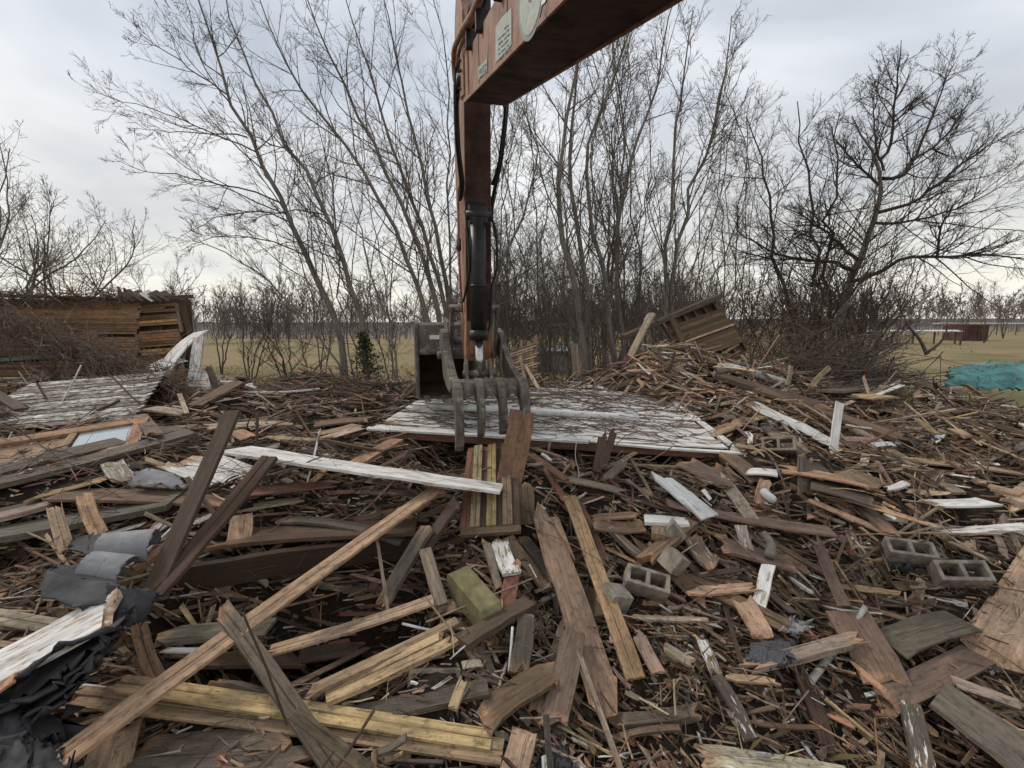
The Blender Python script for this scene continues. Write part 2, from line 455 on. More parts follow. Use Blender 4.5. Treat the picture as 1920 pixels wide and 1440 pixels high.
M = {
    'wood': mat_wood(), 'ground': mat_ground(), 'orange': mat_paint_orange(), 'steel': mat_steel(),
    'rust_shade': mat_flat('rust_and_painted_shade', (0.062, 0.032, 0.024), 0.8, var=0.6, sc=4, bump=0.4),  # dark brown for rust, and for shade painted under boom and stick
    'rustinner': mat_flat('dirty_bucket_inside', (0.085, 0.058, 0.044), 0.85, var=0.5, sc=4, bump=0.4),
    'bark': mat_bark('grey_brown_bark', (0.095, 0.08, 0.068), (0.27, 0.235, 0.20)),
    'bark_dark': mat_bark('dark_bark', (0.045, 0.034, 0.028), (0.14, 0.11, 0.09)),
    'twig': mat_flat('twigs', (0.145, 0.118, 0.10), 0.9, bump=0),
    'farwood': mat_flat('far_wood', (0.17, 0.145, 0.135), 0.95, bump=0),
    'twig_dark': mat_flat('dark_twigs', (0.075, 0.056, 0.048), 0.9, bump=0),
    'cane': mat_flat('pale_canes', (0.22, 0.165, 0.115), 0.9, var=0.4, bump=0),
    'vine': mat_flat('dry_vine', (0.155, 0.11, 0.085), 0.9, var=0.4, bump=0),
    'concrete': mat_flat('concrete_block', (0.25, 0.215, 0.17), 0.92, var=0.5, sc=9, bump=0.7),
    'mossy': mat_bark('mossy_stone', (0.10, 0.082, 0.05), (0.27, 0.245, 0.115), 2.0),
    'felt': mat_flat('tar_felt', (0.042, 0.041, 0.043), 0.72, var=0.45, sc=3, bump=0.4),
    'felt_grey': mat_flat('grey_roofing_felt', (0.235, 0.235, 0.24), 0.75, var=0.3, sc=4, bump=0.4),
    'granule': mat_granule(),
    'black': mat_flat('black_cylinder_paint', (0.022, 0.020, 0.020), 0.42, var=0.5, sc=5),
    'rubber': mat_flat('black_hose', (0.02, 0.019, 0.019), 0.55, var=0.4, bump=0),
    'chrome': mat_flat('cylinder_rod', (0.45, 0.44, 0.43), 0.28, 0.9, 0.15, bump=0),
    'decal': mat_flat('faded_sticker', (0.40, 0.42, 0.365), 0.6, var=0.22, sc=25, bump=0),
    'decal_dark': mat_flat('sticker_print', (0.13, 0.14, 0.15), 0.6, bump=0),
    'decal_ring': mat_flat('emblem_border', (0.22, 0.24, 0.23), 0.6, bump=0),
    'decal_white': mat_flat('white_sticker', (0.7, 0.7, 0.68), 0.6, bump=0),
    'tarp': mat_flat('teal_tarp', (0.09, 0.25, 0.225), 0.65, var=0.5, sc=2, bump=0.3),
    'pane': mat_pane(),
    'pvc': mat_flat('white_pipe', (0.62, 0.62, 0.60), 0.5, var=0.2, sc=8),
    'rustshed': mat_flat('dark_red_shed', (0.085, 0.042, 0.034), 0.8, var=0.5, sc=1.5),
    'whitemetal': mat_flat('white_sheet_metal', (0.6, 0.62, 0.64), 0.5, var=0.15),
    'grey_panel': mat_flat('old_grey_siding', (0.33, 0.31, 0.28), 0.9, var=0.45, sc=4, bump=0.5),
    'leaf': mat_flat('green_ivy', (0.062, 0.066, 0.026), 0.6, var=0.4, sc=3, bump=0),
    'dryleaf': mat_flat('dead_leaves', (0.17, 0.10, 0.06), 0.85, var=0.5, sc=3, bump=0),
    'grass': mat_flat('dry_grass', (0.24, 0.19, 0.085), 0.9, var=0.5, sc=2, bump=0),
    'weeds': mat_flat('green_weeds', (0.10, 0.115, 0.04), 0.85, var=0.5, sc=2, bump=0),
    'blue': mat_flat('blue_plastic', (0.12, 0.3, 0.36), 0.6, bump=0),
    'insul': mat_flat('dirty_white_wrap', (0.42, 0.41, 0.38), 0.85, var=0.4, sc=7, bump=0.6),
}

# linear albedo of the kinds of timber
PAL = {
    'grey': (.33, .255, .185), 'greyd': (.15, .118, .09), 'brown': (.205, .13, .08), 'dbrown': (.115, .072, .048),
    'tan': (.47, .32, .20), 'orange': (.50, .295, .17), 'red': (.28, .14, .09), 'yellow': (.54, .375, .195),
    'green': (.175, .148, .11), 'black': (.05, .045, .04), 'mauve': (.25, .165, .118), 'pale': (.46, .37, .27),
}

# ------------------------------------------------------------------ the ground
def axis(lo, hi, dense, far, n):
    mid = np.arange(lo, hi + 1e-6, dense)
    g = np.geomspace(dense, far, n)
    return np.concatenate([(lo - np.cumsum(g))[::-1], mid, hi + np.cumsum(g)])
gx = axis(-14, 11, 0.11, 260, 46)
gy = axis(0.5, 14.5, 0.11, 260, 46)
GX, GY = np.meshgrid(gx, gy, indexing='ij')
GV = np.stack([GX, GY, hgt(GX, GY)], -1).reshape(-1, 3)
nx_, ny_ = len(gx), len(gy)
ii, jj = np.meshgrid(np.arange(nx_ - 1), np.arange(ny_ - 1), indexing='ij')
GQ = np.stack([ii * ny_ + jj, (ii + 1) * ny_ + jj, (ii + 1) * ny_ + jj + 1, ii * ny_ + jj + 1], -1).reshape(-1, 4)
ground = tag(build('ground', GV, GQ, mat=M['ground'], smooth=True), kind='structure')

# ------------------------------------------------------------------ boards
PROFILES = {
    'plain': ([-.5, -.18, .16, .5], [0, 0, 0, 0]),
    'bead': ([-.5, -.40, -.055, 0, .055, .40, .5], [-.12, 0, 0, -.42, 0, 0, -.12]),
    'stud': ([-.5, -.46, .46, .5], [-.05, 0, 0, -.05]),
}
def plank_data(L, w, t, col, paint=0.0, seed=0, profile='plain', ends='cc', bend=0.0, nL=5, rough=0.0, twist=0.0):
    r = np.random.default_rng(seed)
    f, dz = PROFILES[profile]
    f = np.array(f); n = len(f); dz = np.array(dz)
    s = np.linspace(-.5, .5, nL)
    top = np.zeros((nL, n, 3)); bot = np.zeros((nL, n, 3))
    top[..., 0] = bot[..., 0] = s[:, None] * L
    wv = 1 + rough * r.normal(size=(nL, n)) * 0.5
    top[..., 1] = bot[..., 1] = f[None] * w * wv
    top[..., 2] = t / 2 + dz[None] * t; bot[..., 2] = -t / 2
    mixf = np.zeros((nL, n))
    for e, k, sg in ((ends[0], 0, 1), (ends[1], nL - 1, -1)):
        if e == 'b':
            jag = min(L * 0.22, w * 1.3)
            off = r.uniform(0, 1, n) ** 1.5 * jag
            top[k, :, 0] += sg * off; bot[k, :, 0] += sg * (off * r.uniform(.3, 1.3, n))
            top[k, :, 2] -= r.uniform(0, .35, n) * t
            mixf[k] = r.uniform(.3, .95, n)
        elif e == 'p':      # long point
            jag = min(L * 0.4, w * 2.6)
            off = np.abs(f - r.uniform(-.3, .3)) * 2 * jag
            top[k, :, 0] += sg * off; bot[k, :, 0] += sg * off
        elif e == 's':      # slanted saw cut
            off = (f + .5) * w * r.uniform(.3, .8)
            top[k, :, 0] += sg * off; bot[k, :, 0] += sg * off
        else:
            off = r.uniform(-.004, .004, n)
            top[k, :, 0] += off; bot[k, :, 0] += off
    bz = bend * (4 * s ** 2 - .33) ; by = r.normal() * rough * w * (4 * s ** 2)
    for A in (top, bot):
        A[..., 2] += bz[:, None] + A[..., 1] * np.sin(twist * s)[:, None]
        A[..., 1] += by[:, None]
    V = np.concatenate([top, bot[:, ::-1]], 1).reshape(-1, 3); m = 2 * n
    k = np.arange(nL - 1)[:, None] * m; j = np.arange(m)[None]; j2 = (j + 1) % m
    Q = np.stack([k + j, k + m + j, k + m + j2, k + j2], -1).reshape(-1, 4)
    caps = []
    for kk, fl in ((0, 0), (nL - 1, 1)):
        for i in range(n - 1):
            q = [kk * m + i, kk * m + i + 1, kk * m + m - 2 - i, kk * m + m - 1 - i]
            caps.append(q[::-1] if fl else q)
    Q = np.concatenate([Q, np.array(caps)])
    mf = np.concatenate([mixf, mixf[:, ::-1]], 1).reshape(-1, 1)
    c = np.array(col)[None] * (1 - mf) + np.array(PAL['orange'])[None] * mf
    pa = paint * (1 - mf)
    C = np.concatenate([c, pa], 1)
    G = V + r.uniform(-20, 20, 3)[None]
    return V, Q, C, G

BID = [0]
SEG = []          # lines of the laid boards, kept clear of smaller litter
def shade(key, amt=0.16):
    r = np.random.default_rng(BID[0] + 977)
    c = np.array(PAL[key]) if isinstance(key, str) else np.array(key)
    return np.clip(c * (1 + r.normal() * amt) * (1 + r.normal(size=3) * 0.03), .01, .9)

def board(name, label, A, B, w=None, t=0.025, col='grey', paint=0.0, profile='plain', ends='cc', roll=0.0, wpx=None,
          bend=0.0, rough=0.0, nL=6, up=None, parent=None, cat='board', group=None, twist=0.0):
    BID[0] += 1
    A = np.asarray(A, float); B = np.asarray(B, float)
    x = nrm(B - A); L = float(np.linalg.norm(B - A)); c = (A + B) / 2
    n = np.array((0, 0, 1.0)) if up is None else np.asarray(up, float)
    if abs(np.dot(n, x)) > 0.93: n = np.array((0, -1.0, 0.3))
    n = nrm(n - x * np.dot(n, x)); y = np.cross(n, x)
    if roll:
        a = math.radians(roll); n, y = n * math.cos(a) + y * math.sin(a), y * math.cos(a) - n * math.sin(a)
    if wpx is not None:
        p0, p1, pa = proj(c), proj(c + y * 0.1), proj(c + x * 0.1)
        ax = nrm(pa - p0); d = p1 - p0; perp = abs(d[0] * -ax[1] + d[1] * ax[0])
        w = float(np.clip(wpx / max(perp, 1e-3) * 0.1, 0.02, 0.42))
    V, Q, C, G = plank_data(L, w, t, shade(col), paint, BID[0] * 7 + 1, profile, ends, bend, nL, rough, twist)
    o = build(name, V, Q, mat=M['wood'], col=C, gc=G, parent=parent)
    Mx = frame_matrix(c, x, n)
    if parent is None:
        o.matrix_world = Mx
        SEG.append((A, B, w / 2 + .015))
        tag(o, label, cat, group)
    else:
        o.matrix_local = Mx
        if label: o['label'] = label
    return o

# ---- thousands of small pieces, too small or too many to pick apart
def scatter_pieces(name, label, cat, C, AX, NM, L, W, T, COLR, PAINT, rng, jag=0.5):
    N = len(C)
    Y = np.cross(NM, AX)
    s = np.array([-.5, 0, .5])
    cy = np.array([-.5, .5, .5, -.5]); cz = np.array([.5, .5, -.5, -.5])
    off = rng.uniform(-1, 1, (N, 3, 4)) * (np.array([jag, .15, jag])[None, :, None]) * np.minimum(W * 2.2, L * .3)[:, None, None]
    off[:, :, 2] = off[:, :, 1]; off[:, :, 3] = off[:, :, 0]
    lx = s[None, :, None] * L[:, None, None] + off
    ly = cy[None, None] * W[:, None, None] * (1 + rng.normal(size=(N, 3, 1)) * .18) + rng.normal(size=(N, 3, 1)) * (W * .12)[:, None, None]
    lz = cz[None, None] * T[:, None, None] + np.array([0, 1, 0])[None, :, None] * (rng.normal(size=N) * L * .03)[:, None, None]
    V = C[:, None, None] + lx[..., None] * AX[:, None, None] + ly[..., None] * Y[:, None, None] + lz[..., None] * NM[:, None, None]
    G = np.stack(np.broadcast_arrays(lx, ly, lz), -1) + rng.uniform(-50, 50, (N, 1, 1, 3))
    i = np.arange(N)[:, None, None] * 12; k = np.arange(2)[None, :, None] * 4; j = np.arange(4)[None, None]; j2 = (j + 1) % 4
    Q = np.stack([i + k + j, i + k + 4 + j, i + k + 4 + j2, i + k + j2], -1).reshape(-1, 4)
    e = np.arange(N) * 12
    caps = np.concatenate([np.stack([e, e + 1, e + 2, e + 3], -1), np.stack([e + 11, e + 10, e + 9, e + 8], -1)])
    Q = np.concatenate([Q, caps])
    Cc = np.concatenate([np.repeat(COLR, 12, 0), np.repeat(PAINT, 12)[:, None]], 1)
    o = build(name, V.reshape(-1, 3), Q, mat=M['wood'], col=Cc, gc=G.reshape(-1, 3))
    return tag(o, label, cat, kind='stuff')

def surf_normal(x, y, e=0.12):
    dx = (hgt(x + e, y) - hgt(x - e, y)) / (2 * e); dy = (hgt(x, y + e) - hgt(x, y - e)) / (2 * e)
    return nrm(np.stack([-dx, -dy, np.ones_like(dx)], -1))

def wedge_points(n, rng, y0=1.7, y1=12.6, xr=1.22, pw=1.0):
    """points over the heap, inside a wide wedge in front of the machine"""
    y = y0 + (y1 - y0) * rng.uniform(0, 1, n) ** pw
    x = rng.uniform(-1, 1, n) * (y * xr + 0.6)
    k = (x > -13.5) & (x < 12.5)
    return x[k], y[k]

def yaw_field(x, y, rng):
    base = np.where(x < -0.5, rng.normal(0.12, .42, len(x)), np.where(rng.uniform(size=len(x)) < .62, rng.normal(-.62, .38, len(x)), rng.uniform(-1.6, 1.6, len(x))))
    wild = rng.uniform(size=len(x)) < 0.22
    return np.where(wild, rng.uniform(-1.6, 1.6, len(x)), base)

def above_boards(P):
    out = np.zeros(len(P), bool)
    for A, Bq, hw in SEG:
        d = (Bq - A)[:2]; l2 = max(float(d @ d), .01)
        t = np.clip(((P[:, :2] - A[:2]) @ d) / l2, 0, 1)
        c = A[None] + (Bq - A)[None] * t[:, None]
        if l2 <= .02: t[:] = 0
        out |= (np.linalg.norm(P[:, :2] - c[:, :2], axis=1) < hw) & (P[:, 2] > c[:, 2] - .05)
    return out

KEYS = ['grey', 'greyd', 'brown', 'dbrown', 'tan', 'orange', 'red', 'pale', 'mauve', 'yellow']
def debris(name, label, n, Lr, Wr, Tr, lift, tilt, seed, pk, paintp=0.05, y1=12.6, pw=0.75, sel=None, clear=True, y0=1.7):
    rng = np.random.default_rng(seed)
    x, y = wedge_points(n, rng, y0=y0, y1=y1, pw=pw)
    if sel is not None:
        k = sel(x, y, rng); x, y = x[k], y[k]
    N = len(x)
    nm = surf_normal(x, y)
    yaw = yaw_field(x, y, rng)
    ax = np.stack([np.cos(yaw), np.sin(yaw), np.zeros(N)], -1)
    ax = nrm(ax - nm * np.sum(ax * nm, -1, keepdims=True))
    tl = np.tan(rng.normal(0, tilt, N))
    ax = nrm(ax + nm * tl[:, None])
    nm = nrm(nm + rng.normal(0, .28, (N, 3)))
    nm = nrm(nm - ax * np.sum(ax * nm, -1, keepdims=True))
    L = np.exp(rng.uniform(math.log(Lr[0]), math.log(Lr[1]), N))
    W = np.exp(rng.uniform(math.log(Wr[0]), math.log(Wr[1]), N)); W = np.minimum(W, L * .5)
    T = rng.uniform(Tr[0], Tr[1], N)
    z = hgt(x, y) + rng.uniform(lift[0], lift[1], N) + np.abs(tl) * L * .25
    keep = np.ones(N, bool); C0 = np.stack([x, y, z], -1)
    for f in (-.45, 0, .45):
        if clear: keep &= ~above_boards(C0 + ax * (L * f)[:, None])
    x, y, z, nm, ax, L, W, T = (v[keep] for v in (x, y, z, nm, ax, L, W, T)); N = len(x)
    k = rng.choice(len(KEYS), N, p=pk)
    base = np.array([PAL[q] for q in KEYS])[k]
    colr = np.clip(base * np.exp(rng.normal(0, .36, (N, 1))) * (1 + rng.normal(0, .04, (N, 3))), .01, .9)
    # paler chips on the right-hand mound
    mound = np.exp(-((x - 4.2) / 2.4) ** 2 - ((y - 9.6) / 2.0) ** 2)
    colr = np.clip(colr * (1 + .35 * mound[:, None]), .01, .9)
    paint = np.where(rng.uniform(size=N) < paintp, rng.uniform(.4, .95, N), 0.0)
    return scatter_pieces(name, label, 'debris', np.stack([x, y, z], -1), ax, nm, L, W, T, colr, paint, rng)

P_MIX = np.array([.15, .13, .20, .17, .11, .045, .08, .07, .05, .01]); P_MIX /= P_MIX.sum()
P_CHIP = np.array([.12, .12, .2, .14, .13, .07, .11, .1, .02, .01]); P_CHIP /= P_CHIP.sum()
def not_bare(x, y, rng):
    bare = (x > 0.55) & (x < 3.2) & (y < 3.75 + .25 * np.sin(x * 3))       # trodden soil with only chips on it
    hole = np.exp(-((x + 1.75) / 1.0) ** 4 - ((y - 4.0) / 0.7) ** 4) > .45
    return ~((bare & (rng.uniform(size=len(x)) < .93)) | (hole & (rng.uniform(size=len(x)) < .5)))

# ------------------------------------------------------------------ boards one can pick out, placed one by one
def pt(s):
    if len(s) == 4: return at(s[0], s[1], s[3])
    if len(s) == 3: return on(*s)
    return on(s[0], s[1], 0.1)

def settle(s, free):
    """keep a board end lying on the heap unless it is meant to stand clear of it"""
    p = pt(s); c = p[2] - float(hgt(p[0], p[1]))
    if c < .14: return on(s[0], s[1], .15)
    if not free and c > .30: return on(s[0], s[1], .26)
    return p

HB = []   # name, label, A, B, wpx, t, col, options
def B(name, label, a, b, wpx, col='grey', t=0.025, **kw):
    HB.append((name, label, a, b, wpx, col, t, kw))

# foreground, left half
B('batten', 'long thin grooved tan batten slanting across the dark cavity', (70, 1452, 0, 2.28), (816, 917, 0, 5.0), 24, 'tan', .03, profile='bead', nL=9)
B('board', 'yellowish grooved board, upper of the two crossing the bottom foreground', (212, 1278, 0, 2.98), (922, 1387, 0, 2.72), 36, 'yellow', .025, free=True, profile='bead', nL=9, ends='bc', rough=0.0)
B('board', 'dull tan board, lower of the two crossing the bottom foreground', (128, 1300, 0, 2.98), (943, 1408, 0, 2.70), 44, 'tan', .025, free=True, profile='bead', roll=-8, nL=9)
B('board', 'grey grooved board with split tan tip standing over the cavity', (412, 1130, 0, 3.35), (650, 1470, 0, 2.45), 40, 'greyd', .03, profile='bead', ends='bc', nL=8)
B('board', 'flaking white board on the stack of torn tar felt', (-40, 1275, 0, 2.62), (233, 1128, 0, 3.0), 52, 'pale', .04, paint=.72, nL=8, roll=-12)
B('plank', 'tall dark brown plank leaning up left of the long white board', (285, 1112, 0, 3.5), (436, 772, 0, 4.85), 28, 'dbrown', .04, ends='cc', nL=7, roll=10)
B('plank', 'shorter dark brown grooved plank leaning beside the tall one', (290, 1116, 0, 3.45), (508, 858, 0, 4.75), 27, 'dbrown', .04, profile='bead', ends='cc', nL=7)
B('board', 'orange-brown grooved stub below the tar felt', (256, 1172, 0, 3.2), (296, 1290, 0, 2.95), 36, 'orange', .025, profile='bead')
B('board', 'wide orange-tan board end at the bottom edge', (225, 1360, 0, 2.7), (190, 1475, 0, 2.4), 80, 'tan', .03)
B('board', 'dark greenish board deep in the cavity behind the long batten', (280, 1196, 0, 3.55), (506, 1176, 0, 3.6), 30, 'green', .03)
B('board', 'brown board lying under the long tan batten', (303, 1240, 0, 3.3), (562, 1238, 0, 3.3), 24, 'brown', .03)
B('strip', 'narrow white painted strip above a brown board in the cavity', (297, 1220, 0, 3.4), (432, 1218, 0, 3.4), 9, 'pale', .012, paint=.95)
B('board', 'long brown grooved board rising right out of the cavity', (500, 1224, 0, 3.35), (812, 1127, 0, 3.75), 18, 'tan', .025, profile='bead')
B('board', 'dark weathered board along the bottom left below the tan pair', (245, 1405, 0, 2.75), (560, 1382, 0, 2.75), 42, 'greyd', .03)
B('board', 'black-brown board along the bottom left edge', (230, 1452, 0, 2.5), (620, 1420, 0, 2.55), 46, 'greyd', .03)
B('stub', 'light orange grooved stub standing above the grey felt', (152, 922, 0, 4.3), (188, 1012, 0, 3.9), 34, 'orange', .02, profile='bead')
B('stub', 'shorter orange stub left of the taller one', (98, 940, 0, 4.3), (125, 1036, 0, 3.8), 32, 'tan', .02, profile='bead')
B('stub', 'broken square tan board end jutting over the cavity', (455, 968, 0, 4.6), (448, 1024, 0, 4.3), 44, 'tan', .05, ends='cb')
B('board', 'red and white flaked sliver by the grey felt', (305, 975, 0, 4.3), (275, 1010, 0, 4.1), 14, 'red', .02, paint=.5)
B('beam', 'long dark green-grey timber slanting below the orange frame', (-40, 892, 0, 5.6), (368, 796, 0, 6.6), 15, 'green', .07, nL=8, roll=-8)
B('beam', 'second green-grey timber just under the first', (-40, 918, 0, 5.45), (362, 812, 0, 6.45), 13, 'greyd', .06, nL=8)
B('board', 'brown board lying flat across the left heap', (110, 925, 0, 5.1), (450, 940, 0, 4.9), 22, 'brown', .03)
B('beam', 'greenish square timber at the left edge above the felt', (-40, 1010, 0, 4.3), (330, 940, 0, 4.7), 20, 'green', .06, nL=7)
B('beam', 'wide grey timber at the left edge', (-40, 975, 0, 4.5), (110, 940, 0, 4.8), 40, 'grey', .05)
B('board', 'chipped grey board piece tilted below the green-grey timbers', (205, 862, 0, 5.4), (235, 905, 0, 5.1), 42, 'pale', .02, paint=.35)
B('lath', 'yellow split lath in the left heap', (42, 938, 0, 5.0), (215, 892, 0, 5.3), 8, 'yellow', .015, ends='bb')
B('board', 'long white flaking board reaching to the slatted panel', (425, 842, 0, 5.25), (940, 918, 0, 4.95), 28, 'pale', .03, free=True, paint=.8, nL=10, ends='sc', roll=6)
B('stick', 'red-orange broken stud crossing the long white board', (640, 886, 0, 5.2), (745, 825, 0, 5.9), 15, 'orange', .05, ends='bc')
B('board', 'tan board along the left heap above the white board', (512, 820, 0, 6.1), (655, 832, 0, 5.9), 12, 'tan', .03)
B('board', 'bleached grey lath crossing the white board near its far end', (435, 862, 0, 5.6), (525, 835, 0, 5.8), 8, 'grey', .015)
B('board', 'dark curved board sagging across the cavity roof', (525, 966, 0, 4.75), (755, 1008, 0, 4.5), 14, 'greyd', .03, bend=-.06)
B('board', 'dark brown board bridging the back of the cavity', (400, 1010, 0, 4.65), (780, 985, 0, 4.7), 26, 'dbrown', .04)
B('beam', 'dark floor joist at the back of the cavity', (330, 1080, 0, 4.6), (780, 1020, 0, 4.7), 40, 'dbrown', .05, roll=70)
B('board', 'brown split board below the white chipped panel', (430, 928, 0, 5.0), (640, 905, 0, 5.1), 12, 'red', .02, ends='bb')
B('board', 'tan grey board heaped right of the tall dark plank', (450, 955, 0, 4.9), (570, 935, 0, 5.0), 10, 'pale', .02, ends='pb')
B('board', 'yellow-stained beam slanting up beside the mossy block', (612, 1306, 0, 3.05), (872, 1184, 0, 3.5), 32, 'yellow', .04, profile='bead', ends='cb')
B('strip', 'narrow tan strip lying along the yellow-stained beam', (560, 1308, 0, 3.1), (858, 1166, 0, 3.62), 15, 'tan', .03)
B('strip', 'thin tan lath left of the yellow-stained beam', (520, 1300, 0, 3.1), (690, 1215, 0, 3.4), 9, 'tan', .012)
B('board', 'short brown board left of the thin laths', (560, 1230, 0, 3.3), (690, 1215, 0, 3.35), 26, 'mauve', .02, ends='cb')
B('stud', 'dark leaning stud in the right side of the cavity', (803, 985, 0, 4.5), (712, 1140, 0, 3.9), 22, 'greyd', .05)
B('stud', 'weathered grey post propped under the slatted panel', (797, 1030, 0, 4.2), (828, 1135, 0, 3.8), 22, 'grey', .05)
B('stud', 'dark crossing stud behind the grey post', (860, 935, 0, 4.8), (790, 1035, 0, 4.35), 18, 'dbrown', .05)
B('stick', 'thin upright stick standing in the cavity', (706, 1005, 0, 4.3), (728, 1150, 0, 3.8), 6, 'grey', .02)
# centre
B('plank', 'wide upright brown plank gripped at the thumb tines', (952, 918, 0, 5.3), (982, 771, 0, 5.5), 48, (.25, .155, .09), .04, ends='cc', up=(0, -1, .15), nL=5)
B('stub', 'broken brown stub under the wide upright plank', (985, 985, 0, 5.15), (980, 900, 0, 5.4), 40, 'brown', .06, ends='cb', up=(0, -1, .2))
B('plank', 'big rough brown plank slanting down from the slatted panel', (1012, 940, 0, 4.95), (1142, 1350, 0, 2.95), 50, 'mauve', .03, ends='pb', rough=.16, nL=9, bend=.05)
B('board', 'long salmon-tan grooved board running down the right of the rough plank', (1068, 930, 0, 5.0), (1193, 1272, 0, 3.2), 28, 'orange', .025, profile='bead', nL=9)
B('stick', 'crooked red-brown stick beside the salmon-tan board', (1085, 938, 0, 5.0), (1142, 1062, 0, 4.3), 11, 'red', .03, ends='cb', rough=.2)
B('stick', 'red-brown broken lath leaning out under the white panel', (995, 852, 0, 5.7), (1062, 900, 0, 5.2), 10, 'red', .025)
B('stick', 'reddish splintered stick joining the lath and the salmon board', (1022, 878, 0, 5.45), (1062, 942, 0, 5.0), 10, 'red', .025)
B('board', 'tan board with splintered end below the slatted panel', (950, 1008, 0, 4.55), (1052, 1132, 0, 3.85), 24, 'tan', .03, ends='cb')
B('board', 'dark grey board tucked behind the splintered tan board', (975, 1003, 0, 4.65), (1048, 1092, 0, 4.15), 20, 'greyd', .03)
B('board', 'flaking white stub hanging below the slatted panel', (932, 1008, 0, 4.5), (958, 1080, 0, 4.1), 32, 'pale', .035, paint=.72)
B('board', 'thin grey board left of the flaking white stub', (912, 1020, 0, 4.45), (938, 1112, 0, 4.0), 14, 'grey', .03)
B('plank', 'reddish brown plank standing behind the mossy block', (965, 1048, 0, 4.3), (950, 1145, 0, 3.9), 28, 'red', .03)
B('log', 'dark rotten timber rising right of the yellow-stained beam', (865, 1205, 0, 3.45), (992, 1130, 0, 3.85), 26, 'dbrown', .06, rough=.2)
B('board', 'dark old post standing in the middle foreground', (990, 1140, 0, 3.75), (975, 1265, 0, 3.3), 34, 'greyd', .06, rough=.1)
B('plank', 'mauve-brown plank leaning at the bottom centre', (1078, 1185, 0, 3.45), (1036, 1372, 0, 2.85), 48, 'mauve', .03, ends='cb', nL=7)
B('board', 'grey edge-on board beside the mauve-brown plank', (1068, 1150, 0, 3.6), (1005, 1335, 0, 2.95), 26, 'grey', .03)
B('board', 'split tan board end at the bottom centre', (988, 1358, 0, 2.85), (958, 1470, 0, 2.5), 50, 'tan', .03, ends='bc')
B('board', 'long grey weathered board right of the tan pair', (650, 1345, 0, 2.95), (915, 1288, 0, 3.05), 32, 'greyd', .03, rough=.1)
B('board', 'soil-covered brown board beyond the grey one', (890, 1350, 0, 2.9), (1050, 1245, 0, 3.25), 46, 'brown', .035, ends='bb', rough=.15)
B('strip', 'small tan off-cut standing by the broken block', (872, 1268, 0, 3.15), (848, 1330, 0, 2.95), 17, 'tan', .03)
B('stick', 'long grey stick running down at the bottom centre', (1080, 1210, 0, 3.35), (1170, 1460, 0, 2.6), 9, 'grey', .02)
B('strip', 'thin tan strip on the soil beside the grey stick', (1078, 1228, 0, 3.3), (1105, 1300, 0, 3.05), 6, 'orange', .012)
B('board', 'brown board under the salmon-tan board', (1090, 1100, 0, 4.0), (1135, 1155, 0, 3.7), 34, 'brown', .03)
# right of the centre
B('board', 'white slanted board pointing down below the panel corner', (1225, 882, 0, 5.5), (1332, 970, 0, 4.7), 24, 'pale', .02, paint=.85, ends='pc')
B('board', 'short white-topped block of wood right of the salmon board', (1208, 974, 0, 4.7), (1290, 980, 0, 4.6), 13, 'pale', .04, paint=.95)
B('board', 'white bit of trim above the broken concrete block', (1392, 884, 0, 5.6), (1458, 886, 0, 5.6), 11, 'pale', .02, paint=.95)
B('board', 'narrow white board standing upright on the right heap', (1562, 846, 0, 6.0), (1574, 755, 0, 6.35), 15, 'pale', .02, paint=.97, up=(0, -1, .2))
B('board', 'flaking white post lying above the soil patch', (1442, 1060, 0, 4.15), (1420, 1145, 0, 3.75), 27, 'pale', .05, paint=.75)
B('board', 'mauve board with a white edge at centre right', (1288, 1000, 0, 4.55), (1338, 1068, 0, 4.2), 28, 'mauve', .035, paint=.25)
B('board', 'grey white-flaked board standing among the chips', (1388, 985, 0, 4.6), (1402, 1035, 0, 4.35), 22, 'grey', .02, paint=.45)
B('board', 'broad white board lying at the far right', (1735, 945, 0, 5.1), (1862, 942, 0, 5.2), 14, 'pale', .02, paint=.9, ends='bs')
B('board', 'small white board end above the broad white board', (1660, 920, 0, 5.3), (1706, 904, 0, 5.5), 11, 'pale', .02, paint=.85)
B('board', 'white sliver on the right slope near the teal tarp', (1640, 742, 0, 8.4), (1692, 722, 0, 9.2), 5, 'pale', .015, paint=.95)
B('lath', 'tan lath leaning on the heap right of the white panel', (1318, 822, 0, 6.7), (1456, 770, 0, 7.6), 9, 'tan', .02)
B('strip', 'orange-tan grooved strip passing behind the grey stub', (1458, 876, 0, 5.5), (1622, 906, 0, 5.2), 12, 'orange', .02, profile='bead')
B('strip', 'long thin tan strip below the dark wide boards', (1512, 935, 0, 5.0), (1664, 1000, 0, 4.6), 8, 'tan', .015)
B('stub', 'grey stub standing upright right of the concrete blocks', (1509, 846, 0, 5.6), (1509, 935, 0, 5.2), 26, 'greyd', .03, up=(0, -1, .3))
B('board', 'wide dark grey board with pale torn edge on the right', (1520, 905, 0, 5.4), (1655, 945, 0, 5.0), 30, 'greyd', .02, ends='cb')
B('board', 'long dark board running down right from the mound', (1440, 800, 0, 6.6), (1690, 1010, 0, 4.6), 16, 'greyd', .03, nL=8)
B('board', 'wide grey-brown board beneath the concrete block', (1460, 812, 0, 6.4), (1570, 910, 0, 5.4), 28, 'grey', .02)
B('board', 'brown board lying along the right heap', (1570, 880, 0, 5.7), (1650, 915, 0, 5.3), 24, 'mauve', .025)
B('board', 'long grey rail on the far right slope', (1580, 790, 0, 7.2), (1800, 925, 0, 5.3), 11, 'grey', .03, nL=8)
B('beam', 'dark beam lying across the top of the right mound', (1352, 706, 0, 8.6), (1570, 772, 0, 7.2), 10, 'dbrown', .08, nL=8)
B('beam', 'brown beam end sloping down the mound', (1420, 730, 0, 8.0), (1690, 822, 0, 6.5), 13, 'brown', .06, nL=8)
